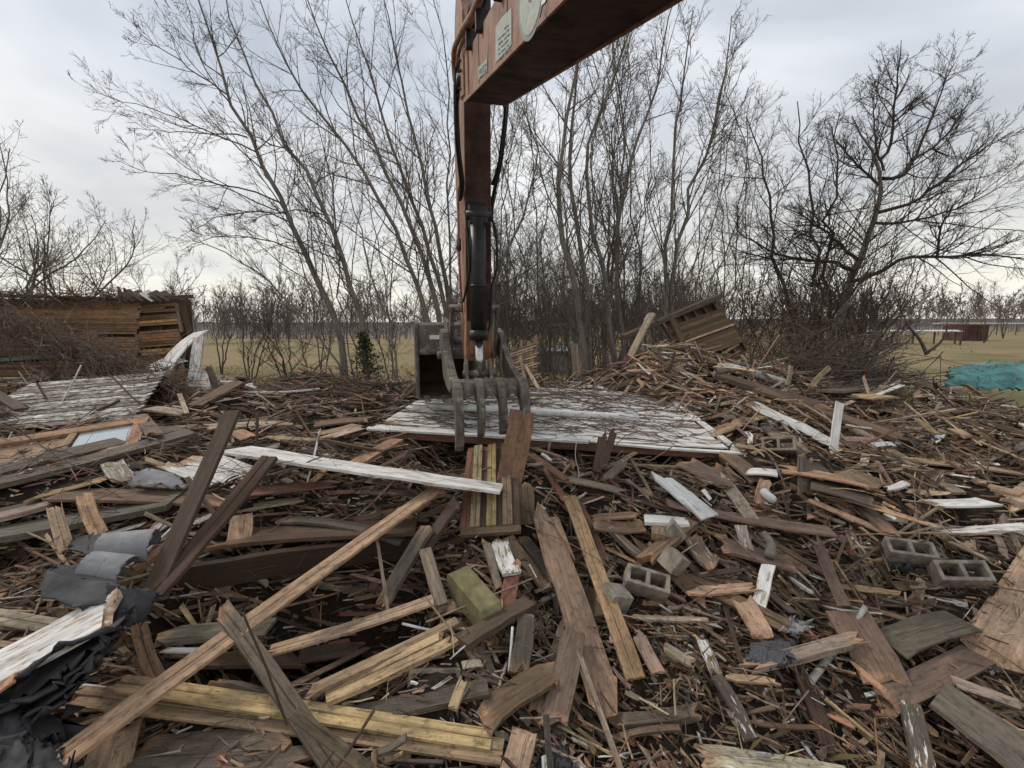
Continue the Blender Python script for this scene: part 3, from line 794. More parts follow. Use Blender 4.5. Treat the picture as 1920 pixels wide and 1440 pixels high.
B('board', 'tan board stuck up out of the mound top', (1518, 726, 0, 8.2), (1554, 688, 0, 8.6), 9, 'tan', .03, up=(0, -1, .2))
B('board', 'thin upright tan stub near the brush pile', (1477, 722, 0, 8.3), (1484, 685, 0, 8.4), 7, 'pale', .03, up=(0, -1, .1))
B('board', 'yellow splintered board on top of the right heap', (1605, 744, 0, 7.9), (1668, 742, 0, 7.9), 11, 'yellow', .03, ends='bb')
B('board', 'long weathered board toward the teal tarp', (1665, 772, 0, 7.3), (1835, 712, 0, 9.6), 10, 'grey', .03)
B('board', 'grey plank laid level across the far right heap', (1560, 736, 0, 8.4), (1780, 712, 0, 9.8), 7, 'green', .05)
B('board', 'yellow-green stick upright on the right slope', (1722, 786, 0, 6.9), (1758, 816, 0, 6.4), 8, 'yellow', .02)
B('board', 'orange broken end on the right slope', (1785, 802, 0, 6.6), (1818, 820, 0, 6.4), 10, 'tan', .02, ends='bb')
B('strip', 'orange-tan strip reaching to the right edge', (1718, 862, 0, 5.9), (1925, 888, 0, 5.7), 7, 'tan', .02)
B('board', 'pale corner of a small wooden frame at the right edge', (1848, 912, 0, 5.3), (1918, 928, 0, 5.2), 9, 'tan', .03)
B('board', 'brown triangular board end at the right edge', (1880, 958, 0, 4.9), (1950, 900, 0, 5.3), 40, 'tan', .02, ends='pc')
B('board', 'curved grey-brown board beside the soil patch', (1342, 880, 0, 5.6), (1420, 990, 0, 4.7), 22, 'pale', .02, ends='pb', rough=.1)
B('board', 'pointed tan board end standing among chips', (1438, 893, 0, 5.35), (1420, 945, 0, 5.05), 22, 'tan', .02, ends='pc', up=(0, -1, .5))
B('board', 'rough brown board below the panel right corner', (1275, 862, 0, 5.9), (1390, 920, 0, 5.2), 26, 'mauve', .02, ends='bp')
B('board', 'reddish grey board from the panel corner', (1355, 845, 0, 6.1), (1430, 905, 0, 5.5), 22, 'mauve', .03)
B('board', 'long brown board level above the soil patch', (1250, 945, 0, 4.95), (1560, 1000, 0, 4.6), 14, 'mauve', .02, nL=8, bend=.03)
B('board', 'dark reddish board sloping above the white post', (1340, 1015, 0, 4.45), (1490, 1060, 0, 4.2), 22, 'mauve', .03, ends='bb', rough=.1)
B('board', 'tan grooved board lying level left of the white post', (1285, 1110, 0, 3.95), (1425, 1100, 0, 3.95), 16, 'tan', .025, profile='bead')
B('stud', 'brown square timber leaning right of the small block', (1300, 980, 0, 4.6), (1205, 1055, 0, 4.2), 24, 'brown', .06)
B('stub', 'small square mauve stub below the white-topped block', (1236, 985, 0, 4.55), (1232, 1010, 0, 4.4), 26, 'mauve', .06)
B('plank', 'tall thin grey plank standing right of the soil patch', (1525, 1000, 0, 4.5), (1582, 1138, 0, 3.75), 22, 'mauve', .02, ends='pc', up=(-.5, -1, .3))
B('board', 'brown broken board stuck in the soil', (1388, 1115, 0, 3.85), (1438, 1200, 0, 3.5), 34, 'tan', .03, ends='bb')
B('board', 'weathered rail crossing the grey round stick', (1388, 1256, 0, 3.3), (1628, 1192, 0, 3.55), 26, 'grey', .05, ends='bb', rough=.12)
B('board', 'split orange rail under the shingle chunk', (1360, 1270, 0, 3.2), (1460, 1278, 0, 3.2), 12, 'tan', .02, ends='bb')
B('strip', 'orange splinter slanting to the lower right', (1582, 1232, 0, 3.4), (1768, 1388, 0, 2.9), 9, 'orange', .015, ends='pb')
B('strip', 'red splinter lying on the soil at the bottom', (1410, 1358, 0, 2.9), (1545, 1366, 0, 2.9), 8, 'red', .012, ends='pb')
B('panel_board', 'wide brown flat board at the lower right', (1650, 1318, 0, 3.08), (1832, 1228, 0, 3.42), 62, 'mauve', .02)
B('panel_board', 'wide purple-brown board under the round stick', (1590, 1148, 0, 3.75), (1672, 1290, 0, 3.2), 74, 'mauve', .02, rough=.08)
B('panel_board', 'dark olive board behind the wide brown one', (1660, 1205, 0, 3.55), (1800, 1160, 0, 3.75), 60, 'green', .02)
B('panel_board', 'tan sheet of wood at the lower right edge', (1845, 1255, 0, 3.3), (1985, 1030, 0, 4.1), 130, 'tan', .02)
B('post', 'white-streaked grey post at the bottom right', (1702, 1300, 0, 3.05), (1738, 1470, 0, 2.55), 40, 'greyd', .06, paint=.3)
B('board', 'long grey board at the right bottom corner', (1760, 1300, 0, 3.0), (1960, 1450, 0, 2.7), 60, 'green', .03)
B('board', 'pale grey worn board at the bottom edge right of centre', (1305, 1418, 0, 2.72), (1600, 1462, 0, 2.6), 46, 'pale', .03, ends='bc', paint=.3)
B('log', 'dark weathered grey log on the soil', (1143, 1358, 0, 2.9), (1328, 1336, 0, 2.95), 24, 'greyd', .05, rough=.15, ends='bb')
B('strip', 'brown strip below the dark grey log', (1150, 1382, 0, 2.85), (1275, 1362, 0, 2.9), 12, 'brown', .02)
B('board', 'white-flaked black lath on the soil patch', (1345, 1265, 0, 3.2), (1412, 1385, 0, 2.85), 20, 'greyd', .03, paint=.35)
B('board', 'small grey chip board on the soil', (1240, 1210, 0, 3.4), (1305, 1248, 0, 3.25), 16, 'pale', .02, ends='bb')
B('board', 'flaked white-grey lath at the soil edge', (1315, 1200, 0, 3.45), (1345, 1270, 0, 3.2), 18, 'grey', .025, paint=.5)
B('board', 'pointed brown shard stuck in the soil', (1190, 1178, 0, 3.5), (1235, 1265, 0, 3.2), 22, 'grey', .02, ends='pb')
B('rail', 'long grey straight rail on the soil above the chips', (1182, 1158, 0, 3.7), (1330, 1164, 0, 3.65), 8, 'grey', .02)
# back of the heap, left
B('board', 'broad mauve board behind the orange frame corner', (262, 778, 0, 7.2), (290, 815, 0, 6.7), 26, 'mauve', .03)
B('board', 'pale board lying level right of the orange frame', (280, 765, 0, 7.6), (350, 775, 0, 7.3), 10, 'pale', .03)
B('stud', 'brown timber propped at the end of the ruined wall', (365, 762, 0, 8.1), (445, 718, 0, 9.0), 14, 'brown', .06)
B('board', 'small upright pale board by the propped timber', (336, 738, 0, 8.2), (350, 775, 0, 7.6), 9, 'pale', .02)
B('board', 'long pale lath across the back of the left heap', (375, 800, 0, 6.8), (560, 792, 0, 7.0), 8, 'pale', .02)
B('board', 'tan lath fan piece near the white panel corner', (590, 815, 0, 6.4), (670, 798, 0, 6.7), 8, 'tan', .015)
B('board', 'second tan lath fan piece near the white panel corner', (608, 822, 0, 6.3), (685, 800, 0, 6.6), 8, 'pale', .015)
B('board', 'square orange chip board in the left heap', (440, 808, 0, 6.6), (470, 822, 0, 6.3), 20, 'orange', .02)
B('board', 'brown low board left of the white panel', (590, 795, 0, 6.9), (700, 785, 0, 7.0), 9, 'brown', .03)
# shards under the front edge of the panel
B('shard', 'dark forked splinter standing before the white panel', (1118, 885, 0, 5.6), (1132, 805, 0, 5.85), 16, 'dbrown', .05, ends='cp', up=(0, -1, .2))
B('shard', 'shorter dark splinter left of the forked one', (1128, 880, 0, 5.62), (1155, 795, 0, 5.9), 12, 'dbrown', .05, ends='cp', up=(0, -1, .2))
B('shard', 'grey triangular shard under the panel edge', (1128, 905, 0, 5.3), (1176, 862, 0, 5.6), 14, 'grey', .02, ends='pp')
B('board', 'bleached grey board level under the panel edge', (1040, 893, 0, 5.5), (1178, 922, 0, 5.2), 9, 'grey', .02, ends='bb')
B('strip', 'tan strip level right of the salmon board', (1095, 972, 0, 4.85), (1200, 965, 0, 4.9), 11, 'orange', .02, ends='bb')
B('board', 'brown cracked board behind the tan strip', (1110, 985, 0, 4.75), (1210, 988, 0, 4.75), 20, 'brown', .02, ends='bb')
B('stick', 'pale grey pole slanting right of the salmon board', (1142, 990, 0, 4.7), (1215, 1055, 0, 4.3), 11, 'grey', .03)
B('stick', 'thin leaning stick under the panel right part', (1182, 858, 0, 5.8), (1225, 932, 0, 5.2), 5, 'grey', .015)

rE = np.random.default_rng(88)
for name, label, a, b, wpx, col, t, kw in HB:
    kw.setdefault('ends', str(rE.choice(['cc', 'cb', 'bc', 'bb']))); kw.setdefault('rough', float(rE.choice([.02, .05, .09]))); kw.setdefault('bend', float(rE.normal(0, .012))); kw.setdefault('twist', float(rE.normal(0, .08)))
    free = kw.pop('free', False) or 'up' in kw or any(q in label for q in ('cavity', 'leaning', 'standing', 'post', 'stack', 'tall'))
    board(name, label, settle(a, free), settle(b, free), wpx=wpx, col=col, t=t, group='timbers of the torn-down house', **kw)


# ------------------------------------------------------------------ helpers for panels: a local frame with x along, y across, z out
def panel_root(name, p00, p10, p01, label, cat, group=None):
    """Empty with local x from p00 to p10, local y roughly towards p01"""
    p00, p10, p01 = map(lambda q: np.asarray(q, float), (p00, p10, p01))
    x = nrm(p10 - p00); v = p01 - p00; y = nrm(v - x * np.dot(v, x)); n = np.cross(x, y)
    o = empty(name); o.matrix_world = frame_matrix(p00, x, n)
    tag(o, label, cat, group)
    return o, float(np.linalg.norm(p10 - p00)), float(np.dot(v, y))

def lb(name, par, a, b, w, t, col, z=0.0, paint=0.0, profile='plain', ends='cc', bend=0.0, roll=0.0, label=None, nL=4, rough=0.0):
    """board inside a panel frame; a, b are (x, y) or (x, y, z) in that frame"""
    A = np.array((a[0], a[1], a[2] if len(a) > 2 else z)); Bq = np.array((b[0], b[1], b[2] if len(b) > 2 else z))
    return board(name, label, A, Bq, w=w, t=t, col=col, paint=paint, profile=profile, ends=ends, bend=bend, roll=roll, parent=par, nL=nL, rough=rough)

# ------------------------------------------------------------------ the white wall panel under the grab
PW0, PW1, PW3 = at(690, 806, 6.75), at(1335, 846, 6.15), at(735, 728, 9.3)
wp, WL, WD = panel_root('white_wall_panel', PW0, PW1, PW3, 'large white clapboard wall panel lying flat under the excavator grab', 'wall panel')
WL = 5.35
nb = 17
dpt = 3.05
for k in range(nb):
    y0 = 0.06 + k * (dpt / nb)
    xa = 0.02 + y0 * 0.10 + abs(float(RNG.normal(0, .05))); xb = WL - 0.02 - y0 * 0.12 - abs(float(RNG.normal(0, .06)))
    cuts = [xa, xb] if k % 3 else [xa, xa + (xb - xa) * float(RNG.uniform(.3, .7)), xb]
    for q in range(len(cuts) - 1):
        lb('clapboard', wp, (cuts[q] + .003, y0 + .085, .012 + float(RNG.uniform(0, .012))), (cuts[q + 1] - .003, y0 + .085, .012 + float(RNG.uniform(0, .02))), dpt / nb + .022, .018, 'pale', paint=float(RNG.uniform(.84, 1.0)), roll=5 + float(RNG.normal(0, 1.2)), bend=float(RNG.normal(0, .016)), nL=8, ends='bb' if k % 4 == 1 else 'cc')
lb('edge_trim', wp, (0, -.015, .03), (WL * .62, -.015, .03), .085, .03, 'pale', paint=.86, nL=6)
lb('edge_trim', wp, (WL * .62 + .01, -.02, .035), (WL + .12, -.03, .0), .075, .025, 'pale', paint=.9, nL=6, bend=.02)
lb('plate', wp, (.35, .05, -.06), (WL - .25, .05, -.06), .12, .095, 'red', profile='stud', nL=5)
for k in range(8):
    xs = .5 + k * .62
    lb('stud', wp, (xs, .12, -.06), (xs + .02, dpt - .1, -.06), .045, .09, 'brown', profile='stud', nL=3)
tube_obj('downpipe', [(0.38, 0.98, .12), (1.6, 1.0, .13), (3.0, 1.02, .12), (4.15, 1.0, .12)], .058, M['pvc'], wp, s=12, K=12)
lb('corner_board', wp, (WL + .02, .0, .03), (WL - .40, dpt + .05, .03), .11, .025, 'pale', paint=.85, nL=5)

# vines creeping over the panel
def wander(n, K, start, dirs, step, zf, rng, jit=.35):
    P = np.zeros((n, K, 3)); P[:, 0] = start; d = dirs.copy()
    for k in range(1, K):
        d = nrm(d + rng.normal(0, jit, (n, 3)) * np.array([1, 1, .25]))
        P[:, k] = P[:, k - 1] + d * step[:, None]
        P[:, k, 2] = zf(P[:, k, 0], P[:, k, 1], P[:, k, 2])
    return P
def panel_vines():
    r = np.random.default_rng(31); n = 520
    st = np.stack([r.uniform(.1, WL - .2, n), r.uniform(.1, dpt, n), np.full(n, .05)], -1)
    right = st[:, 0] > 2.3
    a = np.where(right, np.where(r.uniform(size=n) < .6, r.normal(-.75, .25, n), r.normal(.5, .35, n)), r.normal(0.0, .35, n))
    d = np.stack([np.cos(a), np.sin(a), np.zeros(n)], -1) * np.where(r.uniform(size=(n, 1)) < .5, 1, -1)
    P = wander(n, 11, st, d, r.uniform(.06, .16, n), lambda x, y, z: np.clip(z + r.normal(0, .012, len(z)), .035, .16), r, .16)
    k = (P[..., 0] > -.1).all(1) & (P[..., 0] < WL + .1).all(1) & (P[..., 1] > -.15).all(1) & (P[..., 1] < dpt + .2).all(1)
    P = P[k]; R = np.linspace(.0075, .0035, 11)[None] * r.uniform(.5, 1.5, (len(P), 1))
    V, Q = tubes(P, R, 3)
    A = np.array(wp.matrix_world)
    return build('vine_tangle', V @ A[:3, :3].T + A[:3, 3], Q, mat=M['vine'], smooth=True)
tag(panel_vines(), 'tangle of dry brown vine stems over the white panel', 'vines', kind='stuff')

# ------------------------------------------------------------------ slatted panel leaning below the white panel
sp, SL, SD = panel_root('slatted_panel', at(869, 1000, 4.62), at(966, 993, 4.6), at(868, 843, 5.85), 'small slatted panel with three yellow-green battens leaning below the grab', 'panel')
sh = SD
lb('bottom_rail', sp, (-.03, .0, .0), (SL + .06, .0, .0), .085, .05, 'brown', nL=3)
lb('top_rail', sp, (-.05, sh - .02, -.01), (SL * .9, sh - .02, -.01), .07, .03, 'brown', nL=3)
for k in range(4):
    xq = SL * (.03 + k * .31)
    lb('back_slat', sp, (xq + .0, .045, .0), (xq - .0, sh - .055, .0), SL * .26, .018, 'dbrown' if k else 'red', nL=4, profile='bead')
for k in range(3):
    xq = SL * (.22 + k * .32)
    lb('batten', sp, (xq, .05, .028), (xq - .03, sh + .02, .028), SL * .19, .024, 'yellow' if k == 1 else (.42, .325, .19), nL=6, profile='bead')

# ------------------------------------------------------------------ orange window frame, lying on the left heap
wf, FL, FD = panel_root('window_frame', at(-45, 893, 5.45), at(262, 838, 6.2), at(-45, 818, 6.35), 'orange-tan wooden window frame with its pane lying on the left heap', 'window')
FD = .86
lb('top_rail', wf, (-.1, FD, .02), (FL - .05, FD, .02), .17, .06, 'orange', nL=5)
lb('side_stile', wf, (FL - .10, FD + .06, .021), (FL - .08, -.05, .021), .17, .06, 'orange', nL=4)
lb('bottom_rail', wf, (-.1, .0, .018), (FL - .16, .0, .018), .15, .05, 'tan', nL=5)
lb('mullion', wf, (FL * .46, .06, .019), (FL * .46, FD - .06, .019), .09, .045, 'tan', nL=3)
lb('panel_board', wf, (-.1, FD * .5, -.02), (FL * .43, FD * .48, -.02), FD * .78, .015, 'tan', nL=4)
box('pane', (FL * .50, .055, .004), (FL - .16, FD - .06, .009), M['pane'], wf)
lb('lower_stop', wf, (FL * .5, .075, .02), (FL - .16, .075, .02), .03, .03, 'brown', nL=2)

# ------------------------------------------------------------------ chipped white panel and old siding panel
cp_, CL, CD = panel_root('chipped_panel', at(290, 874, 5.25), at(388, 914, 4.9), at(402, 848, 5.65), 'chipped white panel of four boards under the tall dark plank', 'wall panel')
for k in range(4):
    yy = CD * (k + .5) / 4
    lb('panel_board', cp_, (.0 + k * .06, yy, 0), (CL + k * .1, yy, 0), CD / 4 - .006, .02, 'pale', paint=.8, nL=4, ends='bc')
gs, GL, GD = panel_root('old_siding', at(-130, 818, 7.5), at(246, 786, 7.3), at(-130, 742, 9.2), 'old grey flaking siding panel sloping in front of the ruined wall', 'wall panel')
for k in range(12):
    yy = .05 + 1.85 * k / 12
    lb('clapboard', gs, (.0, yy, .01), (GL + .05 - yy * .42, yy, .01), .17, .02, 'greyd', paint=.34 + .10 * (k % 3), nL=6, roll=5, rough=.02)
gs_r = tag(tube_obj('stick', [at(106, 770, 8.0), at(128, 735, 8.4), at(152, 685, 8.9)], .016, M['insul'], s=6, K=6), 'pale bare stick leaning across the old grey siding panel', 'stick')
board('stub', 'dark plank leaning on the old grey siding at the left edge', at(-30, 725, 7.6), at(40, 768, 7.0), wpx=16, col='dbrown', t=.04, group='timbers of the torn-down house')

# ------------------------------------------------------------------ ruined wall on the left
rw = empty('ruined_wall'); YW = 11.6
tag(rw, 'ruined lath wall with broken roof edge at the left edge', 'wall')
def wpt(px, py, dy=0.0):
    return at(px, py, YW + dy)
def wb(name, a, b, w, t, col, dya=0.0, paint=0.0, nL=3, ends='cc', up=(0, -1, .05), **kw):
    BID[0] += 0
    return board(name, None, wpt(a[0], a[1], dya), wpt(b[0], b[1], dya), w=w, t=t, col=col, paint=paint, up=up, parent=rw, nL=nL, ends=ends, **kw)
rW = np.random.default_rng(71)
def jit_lath(x0, y0, x1, y1, w, key, dya):
    if rW.uniform() < .03: return
    d = rW.normal(0, .3, 2); f = float(np.exp(rW.normal(0, .28)))
    if rW.uniform() < .08: x1 = x0 + (x1 - x0) * float(rW.uniform(.6, .95))
    wb('lath', (x0, y0 + d[0]), (x1 + float(rW.normal(0, 3)), y1 + d[1]), w * float(rW.uniform(.8, 1.1)), .012, tuple(np.array(key) * f), dya=dya + float(rW.uniform(-.015, .03)), nL=3, ends='cb')
for k in range(34):                       # left stretch, closely set laths
    y = 566 + k * 4.95
    if 21 <= k <= 22 or 30 <= k <= 31: continue
    x1 = 262 - max(0, k - 26) * 4
    jit_lath(-110, y - 5 + k * .3, x1, y - 1, .068, (.40, .225, .11) if k in (4, 5, 6, 7, 8, 13, 14) else ((.20, .115, .068) if k % 3 else (.28, .16, .085)), 0.0)
for k in range(30):                       # right stretch, boards further back
    y = 573 + k * 4.9
    if k in (8, 9): continue
    jit_lath(262 + k * .35 + float(rW.uniform(-14, 0)), y + 2.5, 338 + k * .45, y - 3, .068, (.46, .26, .11) if k in (3, 6, 7, 11, 12, 17, 18) else ((.29, .16, .078) if k % 2 else (.21, .118, .065)), .03)
wb('sheathing', (-115, 634), (362, 634), 2.0, .012, 'dbrown', dya=.26, nL=4)
wb('trim_board', (-110, 682), (150, 664), .10, .03, (.16, .20, .16), dya=-.06, nL=3)
wb('trim_board', (-110, 722), (135, 706), .10, .03, (.17, .21, .165), dya=-.07, nL=3)
for px in (60, 168, 256, 300):
    wb('stud', (px, 568), (px + 12, 716), .05, .09, 'dbrown', dya=.1 if px < 250 else .2)
wb('post', (342, 572), (360, 640), .12, .1, 'dbrown', dya=-.05, up=(.6, -1, 0))
wb('post', (331, 570), (341, 622), .07, .06, 'grey', dya=.02)
for k, px in enumerate((246, 263, 281, 297, 312)):
    wb('roof_board', (px - 12, 546 + k * .5), (px + 12, 562), .26, .02, 'greyd' if k != 2 else 'pale', dya=-.1, paint=.8 if k == 2 else 0, up=(0, -.5, 1))
wb('rafter', (228, 562), (362, 556), .09, .05, 'dbrown', dya=-.14)
wb('rafter_tail', (219, 536), (231, 564), .1, .04, 'greyd', dya=-.1, ends='pc')
wb('rafter_tail', (233, 537), (238, 560), .07, .04, 'dbrown', dya=-.1, ends='pc')
wb('top_plate', (-110, 551), (232, 561), .08, .08, 'dbrown', dya=-.02)

# white siding peeled off its end
board('siding_board', 'long white siding board bent down from the end of the ruined wall', at(372, 616, 10.6), at(286, 722, 9.2), wpx=26, col='pale', paint=.8, t=.03, bend=-.14, nL=9, up=(-.3, -1, .6), group='timbers of the torn-down house')
board('siding_board', 'wide white siding sheet lying at the foot of the ruined wall', at(338, 668, 9.9), at(262, 708, 9.2), wpx=30, col='pale', paint=.85, t=.02, bend=-.1, nL=7, up=(0, -.6, 1), ends='cp', group='timbers of the torn-down house')
board('siding_board', 'upright flaking white post at the end of the ruined wall', at(373, 632, 10.2), at(360, 742, 9.4), wpx=20, col='grey', paint=.6, t=.05, up=(0, -1, .1), group='timbers of the torn-down house')
board('siding_board', 'torn white sliver right of the upright white post', at(374, 690, 9.9), at(392, 738, 9.4), wpx=18, col='pale', paint=.85, t=.02, up=(.3, -1, .2), ends='pb', twist=.8, group='timbers of the torn-down house')
board('siding_board', 'dark broken board standing right of the torn white sliver', at(385, 688, 10.0), at(402, 728, 9.7), wpx=22, col='greyd', t=.03, up=(.2, -1, .2), ends='bb', group='timbers of the torn-down house')

def wall_vines():
    r = np.random.default_rng(41); n = 1500
    t = r.uniform(0, 1, n) ** .8
    pts = np.array([at(px, py, yy) for px, py, yy in zip(-60 + t * 400 + r.normal(0, 22, n), 570 + t * 172 + r.normal(0, 15, n), 11.1 - t * 2.3 + r.normal(0, .18, n))])
    a = r.normal(-.62, .42, n); d = np.stack([np.cos(a), r.normal(-.25, .3, n), np.sin(a)], -1) * np.where(r.uniform(size=(n, 1)) < .75, 1, -1)
    P = wander(n, 9, pts, nrm(d), r.uniform(.05, .15, n), lambda x, y, z: z - .004, r, .22)
    V, Q = tubes(P, np.linspace(.009, .004, 9)[None] * r.uniform(.5, 1.5, (n, 1)), 3)
    n2 = 420
    pts = np.array([at(px, 553 + r.normal(0, 7), 11.4 + r.normal(0, .15)) for px in r.uniform(-80, 235, n2)])
    a = r.uniform(0, 6.28, n2); d = np.stack([np.cos(a), r.normal(0, .3, n2), np.sin(a) * .5], -1)
    P2 = wander(n2, 7, pts, nrm(d), r.uniform(.04, .1, n2), lambda x, y, z: z - .004, r, .35)
    V2, Q2 = tubes(P2, np.linspace(.009, .004, 7)[None] * r.uniform(.6, 1.4, (n2, 1)), 3)
    V, Q = merge([(V, Q), (V2, Q2)])
    return build('vine_tangle', V, Q, mat=M['vine'], smooth=True)
tag(wall_vines(), 'dense dry vine tangle hanging over the ruined wall', 'vines', kind='stuff')

# ------------------------------------------------------------------ tilted wall section on the right mound
tw, TL, TD = panel_root('tilted_wall_section', at(1298, 692, 10.3), at(1404, 652, 10.6), at(1258, 596, 11.1), 'brown boarded wall section tipped on edge atop the right mound', 'wall section')
H2 = TD
bands = [(.12, .44), (.50, .84)]
for bi, (f0, f1) in enumerate(bands):
    m = 5
    for k in range(m):
        yy = H2 * (f0 + (f1 - f0) * (k + .5) / m)
        lb('wall_board', tw, (.04, yy, .03), (TL - .02, yy, .03), H2 * (f1 - f0) / m - .004, .018, (.165, .105, .05) if k % 2 else (.135, .085, .045), nL=3)
lb('rail', tw, (.02, H2 * .47, .055), (TL, H2 * .47, .055), .05, .03, 'tan', nL=3)
for k in range(6):
    xq = .04 + k * (TL - .08) / 5
    lb('stud', tw, (xq, .0, -.05), (xq, H2, -.05), .05, .09, 'brown', profile='stud', nL=3)
lb('back_sheet', tw, (.0, H2 / 2, -.11), (TL, H2 / 2, -.11), H2, .015, 'dbrown', nL=3)
lb('brace', tw, (.35, -.02, .0), (TL - .15, H2 * .13, .0), .06, .03, 'tan', nL=3)
lb('plate', tw, (-.1, H2 + .04, -.03), (TL + .05, H2 + .04, -.03), .09, .12, 'greyd', nL=3)
board('rafter', 'long weathered rafter sloping down left from the tilted wall section', at(1168, 632, 11.2), at(1345, 556, 11.3), wpx=12, col='greyd', t=.1, group='timbers of the torn-down house')
board('rafter', 'grey pole propped against the long rafter', at(1182, 668, 10.4), at(1222, 588, 11.0), wpx=11, col='grey', t=.06, group='timbers of the torn-down house')
board('board', 'white edged board hanging off the tilted wall section', at(1284, 655, 10.3), at(1335, 700, 9.6), wpx=8, col='greyd', paint=.3, t=.03, group='timbers of the torn-down house')
board('board', 'dark post under the left corner of the tilted wall section', at(1262, 600, 10.9), at(1300, 690, 10.1), wpx=9, col='dbrown', t=.06, group='timbers of the torn-down house')
for k in range(4):
    board('fence_board', 'grey upright board leaning on the trunk cluster behind the panel', at(1076 + k * 5, 705, 11.0), at(1073 + k * 4, 640 + k * 5, 11.2), wpx=5, col='grey', t=.03, up=(0, -1, 0), group='boards leaning on the trunks')

# lath panel remains behind the grab
lp, LL, LD = panel_root('lath_wall', at(958, 735, 9.6), at(1002, 722, 9.4), at(925, 668, 10.4), 'broken yellowish lath panel standing behind the grab thumb', 'wall section')
for k in range(16):
    yy = LD * (k + .5) / 16
    lb('lath', lp, (-.05 + .02 * (k % 3), yy, 0), (LL + .06 * (k % 4), yy, 0), .04, .012, 'tan' if k % 3 else 'brown', nL=3, ends='cb', roll=float(RNG.normal(0, 8)))
for k in range(4):
    lb('stud', lp, (LL * k / 3, -.15, -.04), (LL * k / 3 + .1, LD + .12 + .1 * (k % 2), -.04), .06, .05, 'greyd' if k else 'dbrown', nL=3, ends='cb')
lb('loose_board', lp, (LL * .8, -.3, .05), (LL * .5, LD * .8, .05), .07, .03, 'grey', nL=3, ends='cb')
lb('loose_board', lp, (LL + .2, -.35, .05), (LL * .7, LD * .5, .05), .07, .03, 'pale', nL=3, ends='cb')

# ------------------------------------------------------------------ concrete blocks
XS = [0, .035, .18, .215, .36, .395]; YS = [0, .035, .155, .19]
MASK = [[1, 1, 1], [1, 0, 1], [1, 1, 1], [1, 0, 1], [1, 1, 1]]
def block(label, px, py, y, rot, mat='concrete', mask=MASK, xs=XS):
    o = cells('concrete_block', [v - .19 for v in xs], [v - .095 for v in YS], [-.095, .095], mask, M[mat])
    b = o.modifiers.new('bevel', 'BEVEL'); b.width = .006; b.segments = 1
    o.location = at(px, py, y) if y else on(px, py, .17)
    o.rotation_euler = [math.radians(a) for a in rot]
    tag(o, label, 'concrete block', 'concrete blocks in the rubble')
block('two-holed concrete block lying on its side below the tan strip', 1210, 1092, 3.98, (30, 12, -12))
block('grey concrete block with its hollow side up, beyond the grey stub', 1460, 835, 5.9, (62, -10, -35))
block('pale two-holed concrete block standing on end at the right', 1798, 1076, None, (40, -8, -16))
block('broken concrete block half under the grey weathered board', 812, 1275, 3.2, (62, 6, 8))
block('weathered concrete block lying behind the shingle pieces at the right', 1702, 1036, None, (28, 0, -20))
SB = [[1, 1, 1]] * 5
block('solid concrete brick right of the brown square timber', 1262, 1052, 4.15, (20, 30, 40), mask=SB, xs=[.1, .14, .18, .22, .26, .30])
block('brown rough block beside the salmon board', 1152, 1122, 3.85, (12, 20, 25), mask=SB, xs=[.08, .14, .18, .22, .26, .31])
block('small dusty block in the chips under the panel', 1262, 1000, 4.5, (40, 5, 70), mask=SB, xs=[.1, .14, .18, .22, .26, .28])
# mossy coping stone
ms = prism('coping_stone', [(-.30, -.06), (-.30, .03), (-.26, .07), (.26, .07), (.30, .03), (.30, -.06), (.25, -.06), (.24, -.17), (-.24, -.17), (-.25, -.06)], -.11, .11, M['mossy'], bevel=.012)
ms.matrix_world = frame_matrix(at(888, 1112, 3.85), (.78, .62, .05), (.05, -.25, 1))
tag(ms, 'mossy yellow-green coping block with stepped underside near the centre', 'stone block')

# ------------------------------------------------------------------ felt, shingle, pipes, wrap
def sheet(name, label, cat, P, mat, thick=.008, n=18, noise=.014, seed=0, curl=None):
    """bent sheet through a coarse 2-D net of points P[i][j]"""
    r = np.random.default_rng(seed); P = np.asarray(P, float)
    a, b, _ = P.shape
    def up(Q, m):
        t = np.linspace(0, len(Q) - 1, m); i = np.clip(t.astype(int), 0, len(Q) - 2); f = (t - i)
        f = (f * f * (3 - 2 * f))[:, None, None] if Q.ndim == 3 else f
        return Q[i] * (1 - f) + Q[i + 1] * f
    G = up(P, n); G = up(G.transpose(1, 0, 2), n).transpose(1, 0, 2)
    G = G + r.normal(0, noise * .25, G.shape)
    e = np.ones(n) ; G[0] += r.normal(0, noise, (n, 3)); G[-1] += r.normal(0, noise, (n, 3)); G[:, 0] += r.normal(0, noise, (n, 3)); G[:, -1] += r.normal(0, noise, (n, 3))
    i, j = np.meshgrid(np.arange(n - 1), np.arange(n - 1), indexing='ij')
    Q = np.stack([i * n + j, (i + 1) * n + j, (i + 1) * n + j + 1, i * n + j + 1], -1).reshape(-1, 4)
    o = build(name, G.reshape(-1, 3), Q, mat=M[mat], smooth=True)
    s = o.modifiers.new('solid', 'SOLIDIFY'); s.thickness = thick; s.offset = 0
    return tag(o, label, cat)

